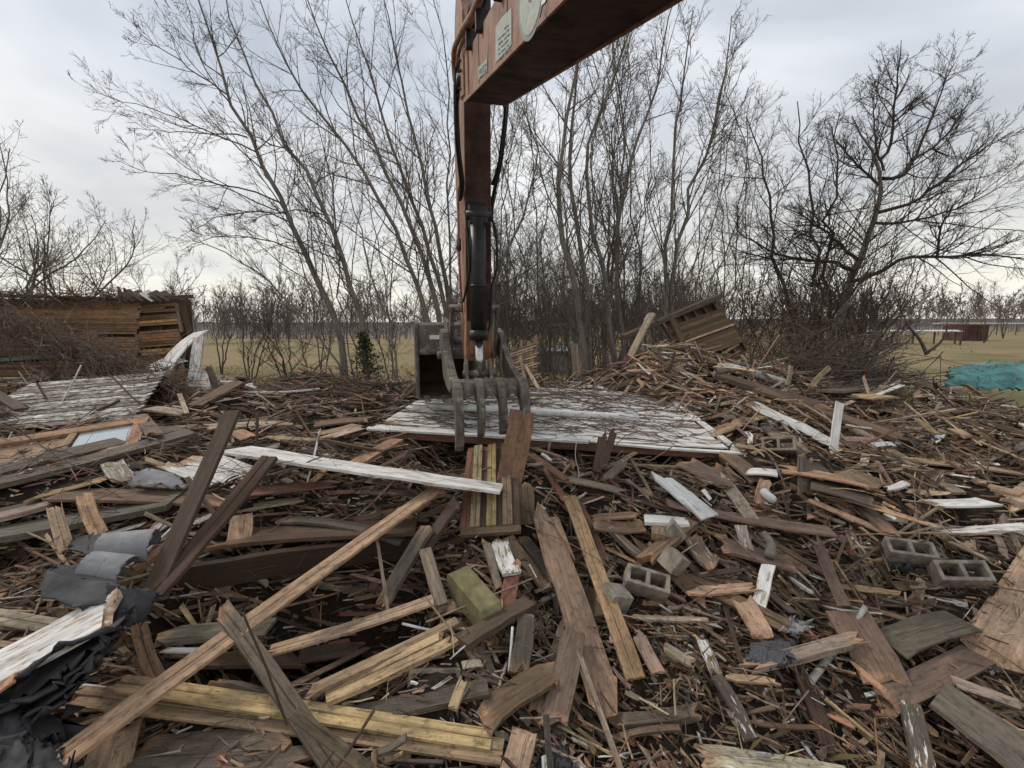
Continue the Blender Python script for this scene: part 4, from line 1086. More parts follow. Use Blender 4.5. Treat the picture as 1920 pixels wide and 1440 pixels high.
GF = 'sheets of roofing felt'
def fsheet(label, pts, mat, **kw):
    o = sheet('roofing_felt', label, 'roofing felt', [[at(*q) for q in row] for row in pts], mat, **kw); o['group'] = GF
def curl_sheet(label, c, ax, r, L, a0, a1, mat, seed):
    """felt curled round an axis"""
    c = np.asarray(c, float); ax = nrm(ax); s_ = nrm(np.cross(ax, (0, 0, 1))); u_ = np.cross(s_, ax)
    net = [[c + ax * L * f + (s_ * math.cos(t) + u_ * math.sin(t)) * r * (1 + .12 * f) for f in (-.5, 0, .5)] for t in np.radians(np.linspace(a0, a1, 14))]
    o = sheet('roofing_felt', label, 'roofing felt', net, mat, n=28, noise=.006, seed=seed, thick=.01); o['group'] = GF
curl_sheet('curled grey roofing felt roll standing highest beside the dark planks', at(240, 1030, 3.75), (1, .35, -.1), .15, .38, -20, 190, 'felt_grey', 3)
curl_sheet('grey roofing felt curl below the highest one', at(202, 1072, 3.45), (1, .1, -.25), .14, .30, -30, 170, 'felt_grey', 4)
fsheet('black tar felt flap folded over the left heap', [[(70, 1110, 3.1), (140, 1140, 2.95), (215, 1130, 3.0)], [(85, 1072, 3.3), (150, 1085, 3.2), (220, 1095, 3.15)], [(110, 1060, 3.6), (170, 1062, 3.6), (215, 1085, 3.5)]], 'felt', seed=5)
fsheet('black tar felt tongue hanging right of the white flaking board', [[(200, 1095, 3.1), (205, 1140, 3.0), (215, 1175, 2.95)], [(250, 1100, 3.15), (255, 1140, 3.05), (255, 1170, 2.98)], [(296, 1112, 3.2), (285, 1140, 3.15), (272, 1165, 3.1)]], 'felt', seed=6)
fsheet('small black felt scrap behind the light orange stub', [[(130, 1030, 3.7), (165, 1040, 3.6), (200, 1025, 3.65)], [(140, 1008, 3.9), (170, 1004, 3.9), (205, 1000, 3.9)]], 'felt', seed=7)
rF = np.random.default_rng(9)
for k in range(5):     # the layered stack under the white board
    q = lambda v, s_=9: v + float(rF.normal(0, s_))
    fsheet(['uppermost', 'second', 'third', 'fourth', 'lowest'][k] + ' torn tar felt layer in the stack under the white flaking board',
           [[(-70, q(1310 + k * 30), 2.5 - .03 * k), (30, q(1270 + k * 28), 2.58 - .03 * k), (120, q(1225 + k * 24), 2.66 - .03 * k), (225 - k * 14, q(1172 + k * 20), 2.8 - .03 * k)],
            [(-70, q(1285 + k * 30), 2.65 - .02 * k), (30, q(1245 + k * 28), 2.74 - .02 * k), (120, q(1205 + k * 24), 2.84 - .02 * k), (236 - k * 12, q(1155 + k * 22), 2.95 - .02 * k)],
            [(-70, q(1262 + k * 28, 4), 2.75 - .02 * k), (30, q(1225 + k * 26, 4), 2.84 - .02 * k), (120, q(1190 + k * 24, 4), 2.92 - .02 * k), (243 - k * 14, q(1135 + k * 22, 4), 3.0 - .02 * k)]], 'felt', seed=20 + k, noise=.02, thick=.018, n=20)
fsheet('crumpled dark felt at the bottom left corner', [[(-40, 1470, 2.2), (60, 1475, 2.2), (140, 1460, 2.25)], [(-40, 1400, 2.35), (50, 1380, 2.4), (110, 1410, 2.4)], [(-40, 1330, 2.6), (45, 1320, 2.6), (120, 1350, 2.65)]], 'felt', seed=33, noise=.05)
fsheet('grey-blue felt scrap in the left heap by the yellow lath', [[(30, 958, 4.7), (60, 968, 4.6), (95, 966, 4.6)], [(40, 948, 5.0), (70, 945, 5.0), (100, 948, 5.0)]], 'felt_grey', seed=35, noise=.02)
fsheet('arched slate-grey felt piece under the white chipped panel', [[(240, 912, 4.9), (290, 908, 4.85), (350, 915, 4.85)], [(252, 886, 5.0), (280, 878, 5.05), (330, 890, 5.0)], [(275, 885, 5.2), (300, 890, 5.2), (345, 905, 5.1)]], 'felt_grey', seed=36, noise=.015)
fsheet('thin dark roofing sheet on the right slope', [[(1670, 830, 6.0), (1700, 842, 5.9), (1720, 840, 5.9)], [(1685, 824, 6.3), (1705, 822, 6.3), (1725, 830, 6.3)]], 'felt', seed=37, noise=.02)
fsheet('crumpled dark felt strip left of the standing concrete block', [[(1672, 1062, 4.2), (1705, 1070, 4.15), (1742, 1050, 4.2)], [(1680, 1045, 4.4), (1712, 1040, 4.4), (1775, 1038, 4.4)]], 'felt', seed=38, noise=.04)
fsheet('ragged dark felt scrap on the soil above the shingle chunk', [[(1470, 1180, 3.55), (1490, 1190, 3.5), (1515, 1182, 3.5)], [(1478, 1165, 3.65), (1495, 1162, 3.65), (1512, 1168, 3.65)]], 'felt_grey', seed=39, noise=.02)
o = sheet('shingle_chunk', 'thick dark grey granular shingle chunk on the soil', 'shingle', [[at(1400, 1243, 3.25), at(1440, 1250, 3.22), at(1485, 1238, 3.25)], [at(1405, 1218, 3.4), at(1440, 1212, 3.42), at(1490, 1222, 3.4)], [at(1425, 1206, 3.5), at(1450, 1202, 3.52), at(1482, 1206, 3.5)]], 'granule', thick=.05, noise=.012, seed=40)
o = sheet('shingle_chunk', 'granular shingle chunk beside the yellow-stained beam', 'shingle', [[at(552, 1312, 2.98), at(585, 1318, 2.98), at(612, 1305, 3.0)], [at(562, 1295, 3.12), at(590, 1285, 3.15), at(620, 1285, 3.15)]], 'granule', thick=.04, noise=.015, seed=42)
o = sheet('shingle_chunk', 'granular shingle piece inside the dark cavity', 'shingle', [[at(575, 1010, 4.5), at(590, 1018, 4.45), at(602, 1008, 4.45)], [at(568, 995, 4.6), at(582, 985, 4.65), at(598, 992, 4.6)]], 'granule', thick=.04, noise=.01, seed=43)
o = sheet('shingle_chunk', 'dark shingle piece at the bottom right of centre', 'shingle', [[at(1015, 1440, 2.6), at(1040, 1450, 2.6), at(1070, 1438, 2.6)], [at(1020, 1400, 2.75), at(1045, 1398, 2.75), at(1062, 1405, 2.75)]], 'felt', thick=.03, noise=.015, seed=44)
def pipe(name, label, pts, r, mat, cat='pipe', r1=None, K=10):
    return tag(tube_obj(name, [at(*p) for p in pts], r, M[mat], s=10, K=K, r1=r1), label, cat)
pipe('pipe', 'white plastic pipe lying at the far right edge', [(1722, 982, 4.9), (1800, 990, 4.8), (1880, 1002, 4.7), (1960, 1012, 4.6)], .024, 'pvc')
pipe('pipe', 'thin white tube lying above the yellow-stained beam', [(754, 1169, 3.6), (790, 1178, 3.58), (834, 1187, 3.55)], .012, 'pvc')
pipe('pipe', 'thin pale tube standing right of the dark old post', [(961, 1175, 3.5), (958, 1215, 3.4), (954, 1260, 3.25)], .011, 'pvc')
pipe('pipe', 'short white pipe end among chips on the right heap', [(1432, 922, 5.15), (1440, 930, 5.05), (1448, 936, 4.95)], .05, 'pvc')
pipe('stick', 'pale round stick leaning across the weathered rail', [(1622, 1138, 3.75), (1590, 1190, 3.62), (1545, 1245, 3.45), (1498, 1304, 3.2)], .022, 'insul', 'stick', r1=.034)
pipe('wrapped_roll', 'dirty white wrapped roll lying on the right mound', [(1345, 690, 9.3), (1370, 690, 9.2), (1400, 697, 9.1), (1440, 708, 8.9), (1472, 716, 8.8)], .11, 'insul', 'roll', r1=.06, K=16)
pipe('branch', 'crooked bare branch lying over the concrete block', [(1380, 800, 6.4), (1420, 835, 6.0), (1455, 860, 5.7), (1462, 890, 5.5), (1474, 918, 5.25)], .022, 'twig', 'branch', r1=.012)
pipe('branch', 'thin bowed branch over the long white board', [(500, 892, 4.9), (560, 875, 5.0), (600, 855, 5.1), (650, 850, 5.2)], .012, 'twig', 'branch', r1=.006)
pipe('branch', 'long thin vine stem crossing the left heap', [(-10, 790, 6.4), (60, 820, 5.8), (100, 855, 5.3), (170, 890, 4.9), (240, 908, 4.7)], .010, 'twig_dark', 'branch', r1=.006)
pipe('branch', 'curved root at the bottom left of the tan pair', [(650, 1440, 2.6), (700, 1418, 2.68), (760, 1408, 2.7), (830, 1416, 2.7)], .008, 'twig', 'branch', r1=.004)
pipe('wire', 'thin wire hanging below the white panel', [(1081, 828, 5.75), (1076, 860, 5.65), (1088, 885, 5.5), (1085, 905, 5.35), (1070, 922, 5.2)], .005, 'insul', 'wire')
pipe('wire', 'long wire looping from the rough plank to the blocks', [(985, 985, 4.6), (1050, 1010, 4.4), (1110, 1040, 4.2), (1160, 1075, 4.0), (1180, 1100, 3.9)], .005, 'twig', 'wire')
pipe('log', 'rotten branch stump standing in the chips', [(1442, 1045, 4.2), (1448, 1020, 4.3), (1432, 1000, 4.45)], .05, 'bark', 'log', r1=.035)
# teal tarp
sheet('tarp', 'teal tarpaulin spread over a low heap at the right edge', 'tarp', [[at(1778, 722, 12.2), at(1830, 726, 12.2), at(1900, 730, 12.2), at(1990, 735, 12.2)], [at(1776, 702, 12.6), at(1835, 705, 12.8), at(1900, 700, 12.8), at(1990, 704, 12.8)], [at(1786, 690, 13.4), at(1845, 692, 13.6), at(1905, 686, 13.6), at(1990, 690, 13.6)], [at(1800, 688, 14.2), at(1855, 680, 14.6), at(1920, 681, 14.4), at(1990, 683, 14.4)]], 'tarp', n=34, noise=.05, seed=50)

# panels and blocks also keep their upper side clear
for q0, q1, hw in ((PW0, PW1, .05), (at(885, 995, 4.6), at(885, 850, 5.8), .16), (at(945, 995, 4.6), at(935, 850, 5.8), .16),
                   (at(30, 845, 5.9), at(250, 810, 6.4), .5), (at(330, 880, 5.3), at(420, 875, 5.3), .4), (at(1210, 1092, 3.98), at(1215, 1092, 3.98), .3),
                   (at(888, 1112, 3.85), at(890, 1112, 3.85), .32), (at(1460, 838, 6.1), at(1465, 838, 6.1), .25), (on(1798, 1076, .1), on(1800, 1076, .1), .32),
                   (at(812, 1275, 3.2), at(815, 1275, 3.2), .2), (at(1262, 1052, 4.15), at(1263, 1052, 4.15), .15), (at(1152, 1122, 3.85), at(1153, 1122, 3.85), .15),
                   (at(1440, 1228, 3.35), at(1450, 1228, 3.35), .22), (at(1820, 990, 4.8), at(1900, 1003, 4.7), .12), (at(30, 1200, 2.8), at(220, 1150, 2.9), .35), (at(220, 1050, 3.5), at(250, 1040, 3.5), .3)):
    SEG.append((q0, q1, hw))
for fr in np.linspace(0, 1, 9):
    SEG.append((PW0 + (PW3 - PW0) * fr, PW1 + (PW3 - PW0) * fr, .25))
# ---- further loose boards, larger than the litter
LANDMARKS = [((0.3, 7.5), 'white wall panel'), ((-0.1, 5.0), 'slatted panel'), ((-5.2, 6.6), 'orange window frame'), ((-3.0, 3.2), 'torn tar felt'),
             ((-1.7, 4.2), 'dark cavity'), ((4.3, 10.6), 'tilted wall section'), ((2.6, 3.1), 'bare soil patch'), ((5.2, 5.6), 'white pipe'),
             ((3.1, 5.8), 'concrete blocks'), ((-8.0, 10.5), 'ruined wall'), ((8.5, 11.5), 'brush pile')]
CW = {'grey': 'grey', 'greyd': 'dark grey', 'brown': 'brown', 'dbrown': 'dark brown', 'tan': 'tan', 'red': 'reddish', 'pale': 'pale', 'mauve': 'dull purple-brown', 'orange': 'orange-tan'}
def loose_boards(n, seed):
    rng = np.random.default_rng(seed)
    x, y = wedge_points(n * 3, rng, y0=2.2, y1=11.8, xr=1.05, pw=.8)
    k = not_bare(x, y, rng) & ~above_boards(np.stack([x, y, hgt(x, y) + .1], -1)); x, y = x[k][:n], y[k][:n]
    yaw = yaw_field(x, y, rng)
    for i in range(len(x)):
        nm = surf_normal(x[i:i + 1], y[i:i + 1])[0]
        L = float(rng.uniform(.45, 1.45)); key = rng.choice(['grey', 'greyd', 'brown', 'dbrown', 'tan', 'red', 'pale', 'mauve'], p=[.22, .2, .18, .12, .09, .05, .07, .07])
        ax = np.array((math.cos(yaw[i]), math.sin(yaw[i]), 0)); ax = nrm(ax - nm * ax.dot(nm)); ax = nrm(ax + nm * rng.normal(0, .1))
        c = np.array((x[i], y[i], float(hgt(x[i], y[i])) + rng.uniform(.06, .17)))
        if above_boards(np.stack([c - ax * L * .45, c + ax * L * .45, c + ax * L * .2, c - ax * L * .2])).any(): continue
        nm2 = nrm(nm + rng.normal(0, .25, 3))
        paint = float(rng.uniform(.5, .95)) if rng.uniform() < .08 else 0.0
        ends = rng.choice(['cc', 'cb', 'bb', 'bb', 'pb', 'pc', 'bp'])
        lm = min(LANDMARKS, key=lambda q: (q[0][0] - x[i]) ** 2 + (q[0][1] - y[i]) ** 2)
        pos = 'beyond' if y[i] > lm[0][1] + .7 else ('in front of' if y[i] < lm[0][1] - .7 else 'beside')
        label = f"{'long' if L > 1.1 else 'short'} {'white-flaked' if paint else CW[key]} {'board' if ends == 'cc' else ('pointed board' if 'p' in ends else 'broken-ended board')} lying {pos} the {lm[1]}"
        board('loose_board', label, c - ax * L / 2, c + ax * L / 2, w=float(rng.uniform(.05, .14)), t=float(rng.uniform(.018, .04)), col=key, paint=paint,
              ends=ends, up=nm2, rough=float(rng.choice([0, .1, .2, .3])), twist=float(rng.normal(0, .25)), profile='bead' if rng.uniform() < .25 else 'plain', bend=float(rng.normal(0, .035)), group='loose boards in the rubble')
loose_boards(260, 77)
debris('broken_timber', 'mass of small broken boards and laths covering the whole heap', 8200, (.12, .85), (.018, .08), (.006, .026), (-.05, .19), .21, 21, P_MIX, .05, sel=not_bare)
debris('lath_litter', 'thin laths and long splinters strewn between the broken boards', 6500, (.2, 1.2), (.010, .03), (.005, .014), (-.01, .2), .2, 22, P_CHIP, .03, sel=not_bare)
debris('wood_chips', 'small wood chips and splinters littering soil and rubble', 11000, (.03, .22), (.008, .04), (.004, .012), (-.01, .07), .25, 23, P_CHIP, .06, pw=.9, clear=False)
debris('tangled_laths', 'tilted and sticking-up laths and slivers tangled over the heap', 1500, (.3, 1.2), (.012, .06), (.006, .02), (.02, .22), .5, 28, P_MIX, .04, pw=.85, sel=not_bare)
debris('buried_timber', 'half-buried broken boards between the upper boards of the heap', 4200, (.15, .75), (.025, .09), (.01, .03), (-.05, .05), .08, 25, P_MIX, .06, pw=1.05, sel=not_bare)
debris('right_litter', 'grey-brown splintered boards covering the right slope', 7500, (.15, .8), (.02, .09), (.008, .025), (-.02, .12), .15, 26, P_MIX, .05, pw=.8, sel=lambda x, y, r: (x > 2.6) & (y > 3.3), y1=14.0)
debris('fine_splinters', 'fine pale splinters lying over boards and soil', 5000, (.06, .4), (.004, .014), (.003, .008), (.02, .2), .25, 27, P_CHIP, .03, pw=1.0, clear=False)
def on_mound(x, y, rng): return rng.uniform(size=len(x)) < np.exp(-((x - 4.0) / 2.3) ** 2 - ((y - 9.6) / 1.9) ** 2)
debris('splinter_heap', 'paler splintered siding heaped on the mound below the tilted wall section', 7000, (.2, .8), (.03, .1), (.008, .02), (.0, .22), .3, 24, np.array([.16, .08, .24, .06, .16, .05, .09, .14, .02, .0]), .05, pw=.6, sel=on_mound)
debris('near_litter', 'splinters, bark scraps and chips between the foreground boards', 7500, (.03, .32), (.006, .035), (.004, .014), (-.01, .10), .25, 29, P_CHIP, .05, pw=1.0, y1=5.2, y0=1.9)
debris('near_slivers', 'broken slivers wedged between the foreground boards', 1700, (.15, .6), (.012, .05), (.006, .02), (-.03, .12), .22, 30, P_MIX, .05, pw=1.0, y1=5.0, y0=2.0, sel=not_bare)

# ------------------------------------------------------------------ excavator: boom, stick, thumb and bucket
TH = math.radians(13.5)
ex = empty('excavator', (0, 0, 0), TH)
tag(ex, 'orange excavator boom and stick reaching in with steel bucket and thumb', 'excavator')
def T3(px, py, u):
    """machine coordinates (u, t, z) of the pixel's ray where it meets the vertical plane at offset u"""
    d = ray(px, py)
    du = d[0] * math.cos(TH) + d[1] * math.sin(TH); dt = -d[0] * math.sin(TH) + d[1] * math.cos(TH)
    s = u / du
    return (u, dt * s, EYE + d[2] * s)
UB0, UB1 = 0.75, 1.205
bz = lambda t: 4.48 + (t - 2.18) * .312
boom_prof = [(.95, bz(.95)), (5.45, bz(5.45)), (5.78, bz(5.45) + .16), (5.92, bz(5.45) + .40), (5.80, bz(5.45) + .56), (5.45, bz(5.45) + .55),
             (4.81, bz(4.81) + .45), (3.7, bz(3.7) + .48), (.95, bz(.95) + .52)]
boom = prism('boom', boom_prof, UB0, UB1, M['orange'], ex, .012)
for u in (UB0 - .004, UB1 - .012):        # lower flange lips
    prism('flange', [(.95, bz(.95) - .018), (5.43, bz(5.43) - .018), (5.43, bz(5.43) + .012), (.95, bz(.95) + .012)], u, u + .016, M['orange'], boom)
prism('weld_plate', [(5.02, bz(5.02) + .02), (5.06, bz(5.06) + .02), (5.10, bz(5.1) + .47), (5.06, bz(5.06) + .47)], UB0 - .012, UB0 + .01, M['orange'], boom)
prism('nose_plate', [(5.32, bz(5.32) + .05), (5.6, bz(5.45) + .10), (5.75, bz(5.45) + .30), (5.62, bz(5.45) + .5), (5.34, bz(5.34) + .45)], UB0 - .022, UB0 + .01, M['orange'], boom, .006)
tube_obj('pivot_pin', [(UB0 - .06, 5.62, bz(5.45) + .28), (UB1 + .06, 5.62, bz(5.45) + .28)], .085, M['black'], boom, s=18, smooth=0)
prism('belly_shade', [(.97, bz(.97) - .006), (5.40, bz(5.40) - .006), (5.40, bz(5.40) - .002), (.97, bz(.97) - .002)], UB0 + .02, UB1 - .02, M['rust_shade'], boom)  # added thin sheet: underside shade of the boom painted as dark rust-brown
for k in range(6):
    a = k / 6 * 6.283
    tube_obj('bolt', [(UB0 - .03, 5.55 + .17 * math.cos(a), bz(5.45) + .28 + .17 * math.sin(a)), (UB0 - .05, 5.55 + .17 * math.cos(a), bz(5.45) + .28 + .17 * math.sin(a))], .018, M['black'], boom, s=6, smooth=0)
for t_ in (2.6, 3.4, 4.2, 4.8):
    box('hose_clamp', (UB0 - .06, t_, bz(t_) + .40), (UB0 + .06, t_ + .05, bz(t_) + .58), M['black'], boom, .006)
for t_ in (2.2, 3.25, 4.4):
    prism('weld_seam', [(t_, bz(t_) + .02), (t_ + .018, bz(t_) + .02), (t_ + .018, bz(t_) + .44), (t_, bz(t_) + .44)], UB0 - .004, UB0 + .01, M['rust_shade'], boom, .003)
# stickers on the boom side
def on_side(px, py, d=0.006): return np.array(T3(px, py, UB0 - d))
def decal(name, pix, mat, parent, d=.004):
    V = [on_side(px, py, d) for px, py in pix]
    return poly(name, V, [tuple(range(len(V)))], M[mat], parent)
sk = decal('sticker', [(929, 118), (929, 52), (938, 36), (959, 14), (959, 84)], 'decal', boom)
for k in range(6):      # rows of small print on the sticker
    for q in range(4):
        f0, f1 = .12 + q * .2, .12 + q * .2 + (.09 + .05 * ((k + q) % 3))
        y0 = 46 + k * 9.5
        p = lambda f, dy: (931 + 27 * f, y0 + dy - 26 * f + 20)
        if k == 0 and q < 2: continue
        decal('print_row', [p(f0, 0), p(f1, 0), p(f1, 3.4), p(f0, 3.4)], 'decal_dark', sk, .0065)
s2 = decal('sticker', [(896, 151), (896, 127), (913, 110), (913, 134)], 'decal', boom)
for k, (x0, y0, w_, h_) in enumerate([(898.5, 131, 4, 9), (904, 124, 2, 17), (908, 121, 3.2, 6), (908, 130, 3.2, 7), (899, 144, 5, 3)]):
    decal('print_row', [(x0, y0), (x0 + w_, y0 - w_), (x0 + w_, y0 - w_ + h_), (x0, y0 + h_)], 'decal_dark', s2, .0065)
def disc(name, cx, cy, rw_, rh, mat, d, parent, sx=0.0):
    c0 = on_side(cx, cy, d)
    V = [c0 + np.array((0, rw_ * math.cos(a) , rh * math.sin(a) + sx * rw_ * math.cos(a))) for a in np.linspace(0, 2 * math.pi, 41)[:-1]]
    return poly(name, V, [tuple(range(40))], M[mat], parent)
em = disc('emblem', 994, -8, .265, .225, 'decal_ring', .0045, boom, .31)
disc('emblem_field', 994, -9, .232, .195, 'decal', .007, em, .31)
decal('emblem_mark', [(990, -6), (994, -6), (995, 2), (993, 5), (990, 2)], 'decal_dark', em, .0095)
decal('sticker', [(1014, 12), (1016, -10), (1030, -20), (1022, 4)], 'decal_white', boom, .0055)
# stick
US0, US1 = 0.85, 1.205
stick = prism('stick', [(6.2, 6.55), (6.22, 3.2), (6.26, 2.62), (6.34, 2.50), (6.60, 2.50), (6.72, 2.64), (7.25, 5.35), (7.32, 6.2), (7.0, 7.3), (6.75, 7.6), (6.5, 7.3)], US0, US1, M['orange'], ex, .012)
prism('inner_shade', [(6.190, 6.5), (6.197, 6.5), (6.219, 3.06), (6.212, 3.06)], US0 + .008, US1 - .008, M['rust_shade'], stick)  # added thin sheet: rust and shade of the stick's inner face in one colour
prism('wear_plate', [(6.185, 2.68), (6.205, 2.68), (6.205, 3.02), (6.185, 3.02)], US0 + .05, US1 - .09, M['orange'], stick, .004)
prism('ear_plate', [(5.98, 6.35), (6.4, 6.05), (6.8, 6.1), (6.95, 6.6), (6.7, 6.95), (6.2, 7.05), (6.0, 6.8)], US0 - .035, US0 - .004, M['orange'], stick, .008)
prism('clevis', [(5.7, 6.62), (6.25, 6.5), (6.3, 6.95), (5.72, 6.98)], .92, 1.12, M['black'], stick, .02)
tube_obj('stick_cylinder_rod', [(1.02, 5.8, 6.82), (1.02, 4.6, 6.40), (1.02, 3.4, 6.0)], .055, M['chrome'], ex, s=14, smooth=0)
# thumb cylinder on the inner face
cy = tube_obj('thumb_cylinder', [(.985, 6.02, 4.36), (.985, 6.0, 3.6), (.985, 5.985, 2.88)], .105, M['black'], ex, s=22, smooth=0)
tube_obj('gland', [(.985, 5.986, 2.93), (.985, 5.984, 2.80)], .125, M['black'], cy, s=22, smooth=0)
tube_obj('rod', [(.985, 5.984, 2.80), (.985, 5.93, 2.30)], .055, M['chrome'], cy, s=16, smooth=0)
tube_obj('clamp_band', [(.985, 6.0, 3.52), (.985, 6.0, 3.49)], .112, M['black'], cy, s=20, smooth=0)
prism('cylinder_mount', [(5.95, 4.3), (6.205, 4.2), (6.205, 4.62), (6.02, 4.52)], .88, 1.12, M['black'], ex, .015)
tube_obj('mount_pin', [(.84, 6.03, 4.40), (1.17, 6.03, 4.40)], .06, M['black'], ex, s=14, smooth=0)
# hoses
def hose(pts, r=.022, mat='rubber', name='hose'):
    return tube_obj(name, pts, r, M[mat], ex, s=8, K=28)
hose([(.70, 5.7, 6.1), (.68, 5.66, 5.6), (.70, 5.75, 5.2), (.80, 6.1, 4.75), (.80, 6.35, 4.62), (.80, 6.3, 4.85)], .026)
hose([(.73, 5.62, 6.0), (.70, 5.7, 5.55), (.74, 5.85, 5.1), (.82, 6.1, 4.8), (.82, 6.3, 4.7)], .022)
hose([(1.30, 5.7, 6.0), (1.32, 5.8, 5.55), (1.30, 6.0, 5.1), (1.235, 6.25, 4.7), (1.22, 6.3, 4.45)], .026)
hose([(1.27, 5.62, 5.9), (1.29, 5.75, 5.5), (1.27, 6.0, 5.05), (1.22, 6.2, 4.85)], .02)
hose([(1.17, 6.05, 4.42), (1.23, 6.0, 4.2), (1.24, 5.98, 3.75), (1.16, 6.0, 3.5), (1.14, 6.0, 2.95), (1.09, 6.0, 2.88)], .018)
hose([(.84, 6.1, 4.5), (.86, 6.0, 4.1), (.87, 5.98, 3.7), (.80, 6.1, 3.3), (.78, 6.3, 3.32)], .016)
hose([(.80, 6.5, 4.9), (.79, 6.45, 4.3), (.79, 6.42, 3.9), (.80, 6.38, 3.5), (.82, 6.4, 3.2)], .016, 'orange', 'steel_line')
tube_obj('line_fitting', [(.79, 6.44, 4.18), (.79, 6.43, 4.02)], .034, M['steel'], ex, s=10, smooth=0)
hose([(.70, 3.2, 5.45), (.69, 4.4, 5.75), (.68, 4.9, 5.93), (.67, 5.2, 6.0), (.66, 5.55, 6.1), (.67, 5.72, 6.05), (.69, 5.74, 5.85)], .03, 'orange', 'steel_line')
hose([(.74, 3.2, 5.49), (.73, 4.4, 5.79), (.72, 5.0, 5.93), (.71, 5.5, 6.05), (.70, 5.65, 5.95)], .02, 'orange', 'steel_line')
# thumb (grab)
UC = 1.045
th = empty('thumb'); th.parent = ex
def side_plate(u0, u1):
    prof = [(6.62, 2.88), (6.50, 2.95), (6.36, 2.90), (6.24, 2.72), (6.08, 2.56), (5.86, 2.42), (5.66, 2.32), (5.60, 2.22), (5.70, 2.14), (5.95, 2.16), (6.2, 2.22), (6.33, 2.32), (6.38, 2.46), (6.48, 2.56), (6.62, 2.60), (6.70, 2.72)]
    prof = [(5.6 + (q - 5.6) * 1.55, z) for q, z in prof]
    return prism('side_plate', prof, u0, u1, M['steel'], th, .006)
side_plate(UC - .485, UC - .375); side_plate(UC + .375, UC + .455)
tube_obj('thumb_pin', [(UC - .44, 7.05, 2.76), (UC + .44, 7.05, 2.76)], .06, M['steel'], th, s=16, smooth=0)
prism('cross_plate', [(5.62, 2.29), (5.66, 2.325), (6.0, 2.24), (6.0, 2.20), (5.66, 2.275)], UC - .374, UC + .374, M['steel'], th, .004)
# front plate with scalloped lower edge
us = np.linspace(UC - .40, UC + .40, 37)
def low(u):
    f = ((u - (UC - .40)) / .80 * 3) % 1.0
    return .30 - .155 * math.sin(math.pi * min(max((f - .06) / .88, 0), 1)) ** .8
V = []; Fq = []
for th_i, off in enumerate((0.0, .035)):
    for u in us: V += [(u, 5.58 + off, 2.30), (u, 5.44 + off + .12 * (low(u) - .15), 2.295 - low(u))]
n2 = len(us)
for k in range(n2 - 1):
    a = 2 * k; Fq.append((a, a + 1, a + 3, a + 2)); b = 2 * n2 + a; Fq.append((b, b + 2, b + 3, b + 1))
    Fq.append((a + 1, b + 1, b + 3, a + 3)); Fq.append((a, a + 2, b + 2, b))
poly('front_plate', V, Fq, M['steel'], th)
def tine(u, out, drop, w=.042):
    k = drop / .85
    a = [(5.66, 2.335), (5.54, 2.325), (5.42 - out * .4, 2.26), (5.34 - out * .8, 2.14), (5.29 - out, 1.96), (5.29 - out, 2.3 - .58 * k), (5.34 - out, 2.3 - .76 * k), (5.42 - out, 2.3 - .85 * k)]
    b = [(5.455 - out, 2.31 - .85 * k), (5.46 - out, 2.3 - .70 * k), (5.455 - out, 2.3 - .55 * k), (5.48 - out * .8, 1.98), (5.55 - out * .4, 2.08), (5.64, 2.14), (5.70, 2.22)]
    prism('tine', a + b, u - w, u + w, M['steel'], th, .008)
tine(UC - .415, .06, .82, .05); tine(UC - .14, .0, .68); tine(UC + .135, .0, .66); tine(UC + .415, .0, .76, .05)
for u in (.80, 1.12):
    prism('lug', [(5.80, 2.26), (6.06, 2.24), (6.02, 2.50), (5.92, 2.56), (5.84, 2.50)], u - .02, u + .02, M['steel'], th, .005)
tube_obj('lug_pin', [(.76, 5.93, 2.36), (1.2, 5.93, 2.36)], .045, M['steel'], th, s=12, smooth=0)
# links
for u in (.70, 1.36):
    prism('link', [(6.55, 3.25), (6.68, 3.28), (7.0, 2.62), (6.95, 2.5), (6.82, 2.52)], u - .025, u + .025, M['steel'], ex, .008)
tube_obj('link_pin', [(.66, 6.62, 3.24), (1.40, 6.62, 3.24)], .055, M['steel'], ex, s=14, smooth=0)
tube_obj('link_pin', [(.5, 6.92, 2.55), (1.40, 6.92, 2.55)], .06, M['steel'], ex, s=14, smooth=0)
prism('bucket_cylinder', [(6.74, 3.28), (6.84, 3.24), (7.3, 4.7), (7.16, 4.74)], .96, 1.12, M['black'], ex, .03)
# bucket, mouth towards the cab
bk = empty('bucket'); bk.parent = ex
UK0, UK1 = .20, 1.18
BT = .36
outer = [(7.12, 3.03), (7.02, 2.72), (7.0, 2.45), (6.99, 2.1), (7.0, 1.84), (7.25, 1.80), (7.7, 1.88), (8.05, 2.1), (8.2, 2.42), (8.1, 2.75), (7.8, 3.02), (7.4, 3.08)]
outer = [(q + BT, z) for q, z in outer]
prism('side_wall', outer, UK0, UK0 + .05, M['steel'], bk, .008)
prism('side_wall', outer, UK1 - .05, UK1, M['steel'], bk, .008)
shell = [(7.40, 2.66), (7.75, 2.66), (8.0, 2.45), (8.05, 2.2), (7.85, 2.0), (7.5, 1.88), (7.0, 1.86), (7.0, 1.825), (7.5, 1.83), (7.9, 1.93), (8.12, 2.15), (8.16, 2.45), (8.02, 2.75), (7.75, 2.98), (7.4, 3.05)]
prism('shell', [(q + BT, z) for q, z in shell], UK0 + .052, UK1 - .052, M['rustinner'], bk)
prism('top_plate', [(q + BT, z) for q, z in [(7.01, 2.62), (7.13, 3.0), (7.22, 3.045), (7.39, 3.05), (7.39, 2.60)]], UK0 + .052, UK1 - .052, M['steel'], bk, .006)
tube_obj('lip_bar', [(UK0 + .055, 7.03 + BT, 2.58), (UK1 - .055, 7.03 + BT, 2.58)], .055, M['steel'], bk, s=16, smooth=0)
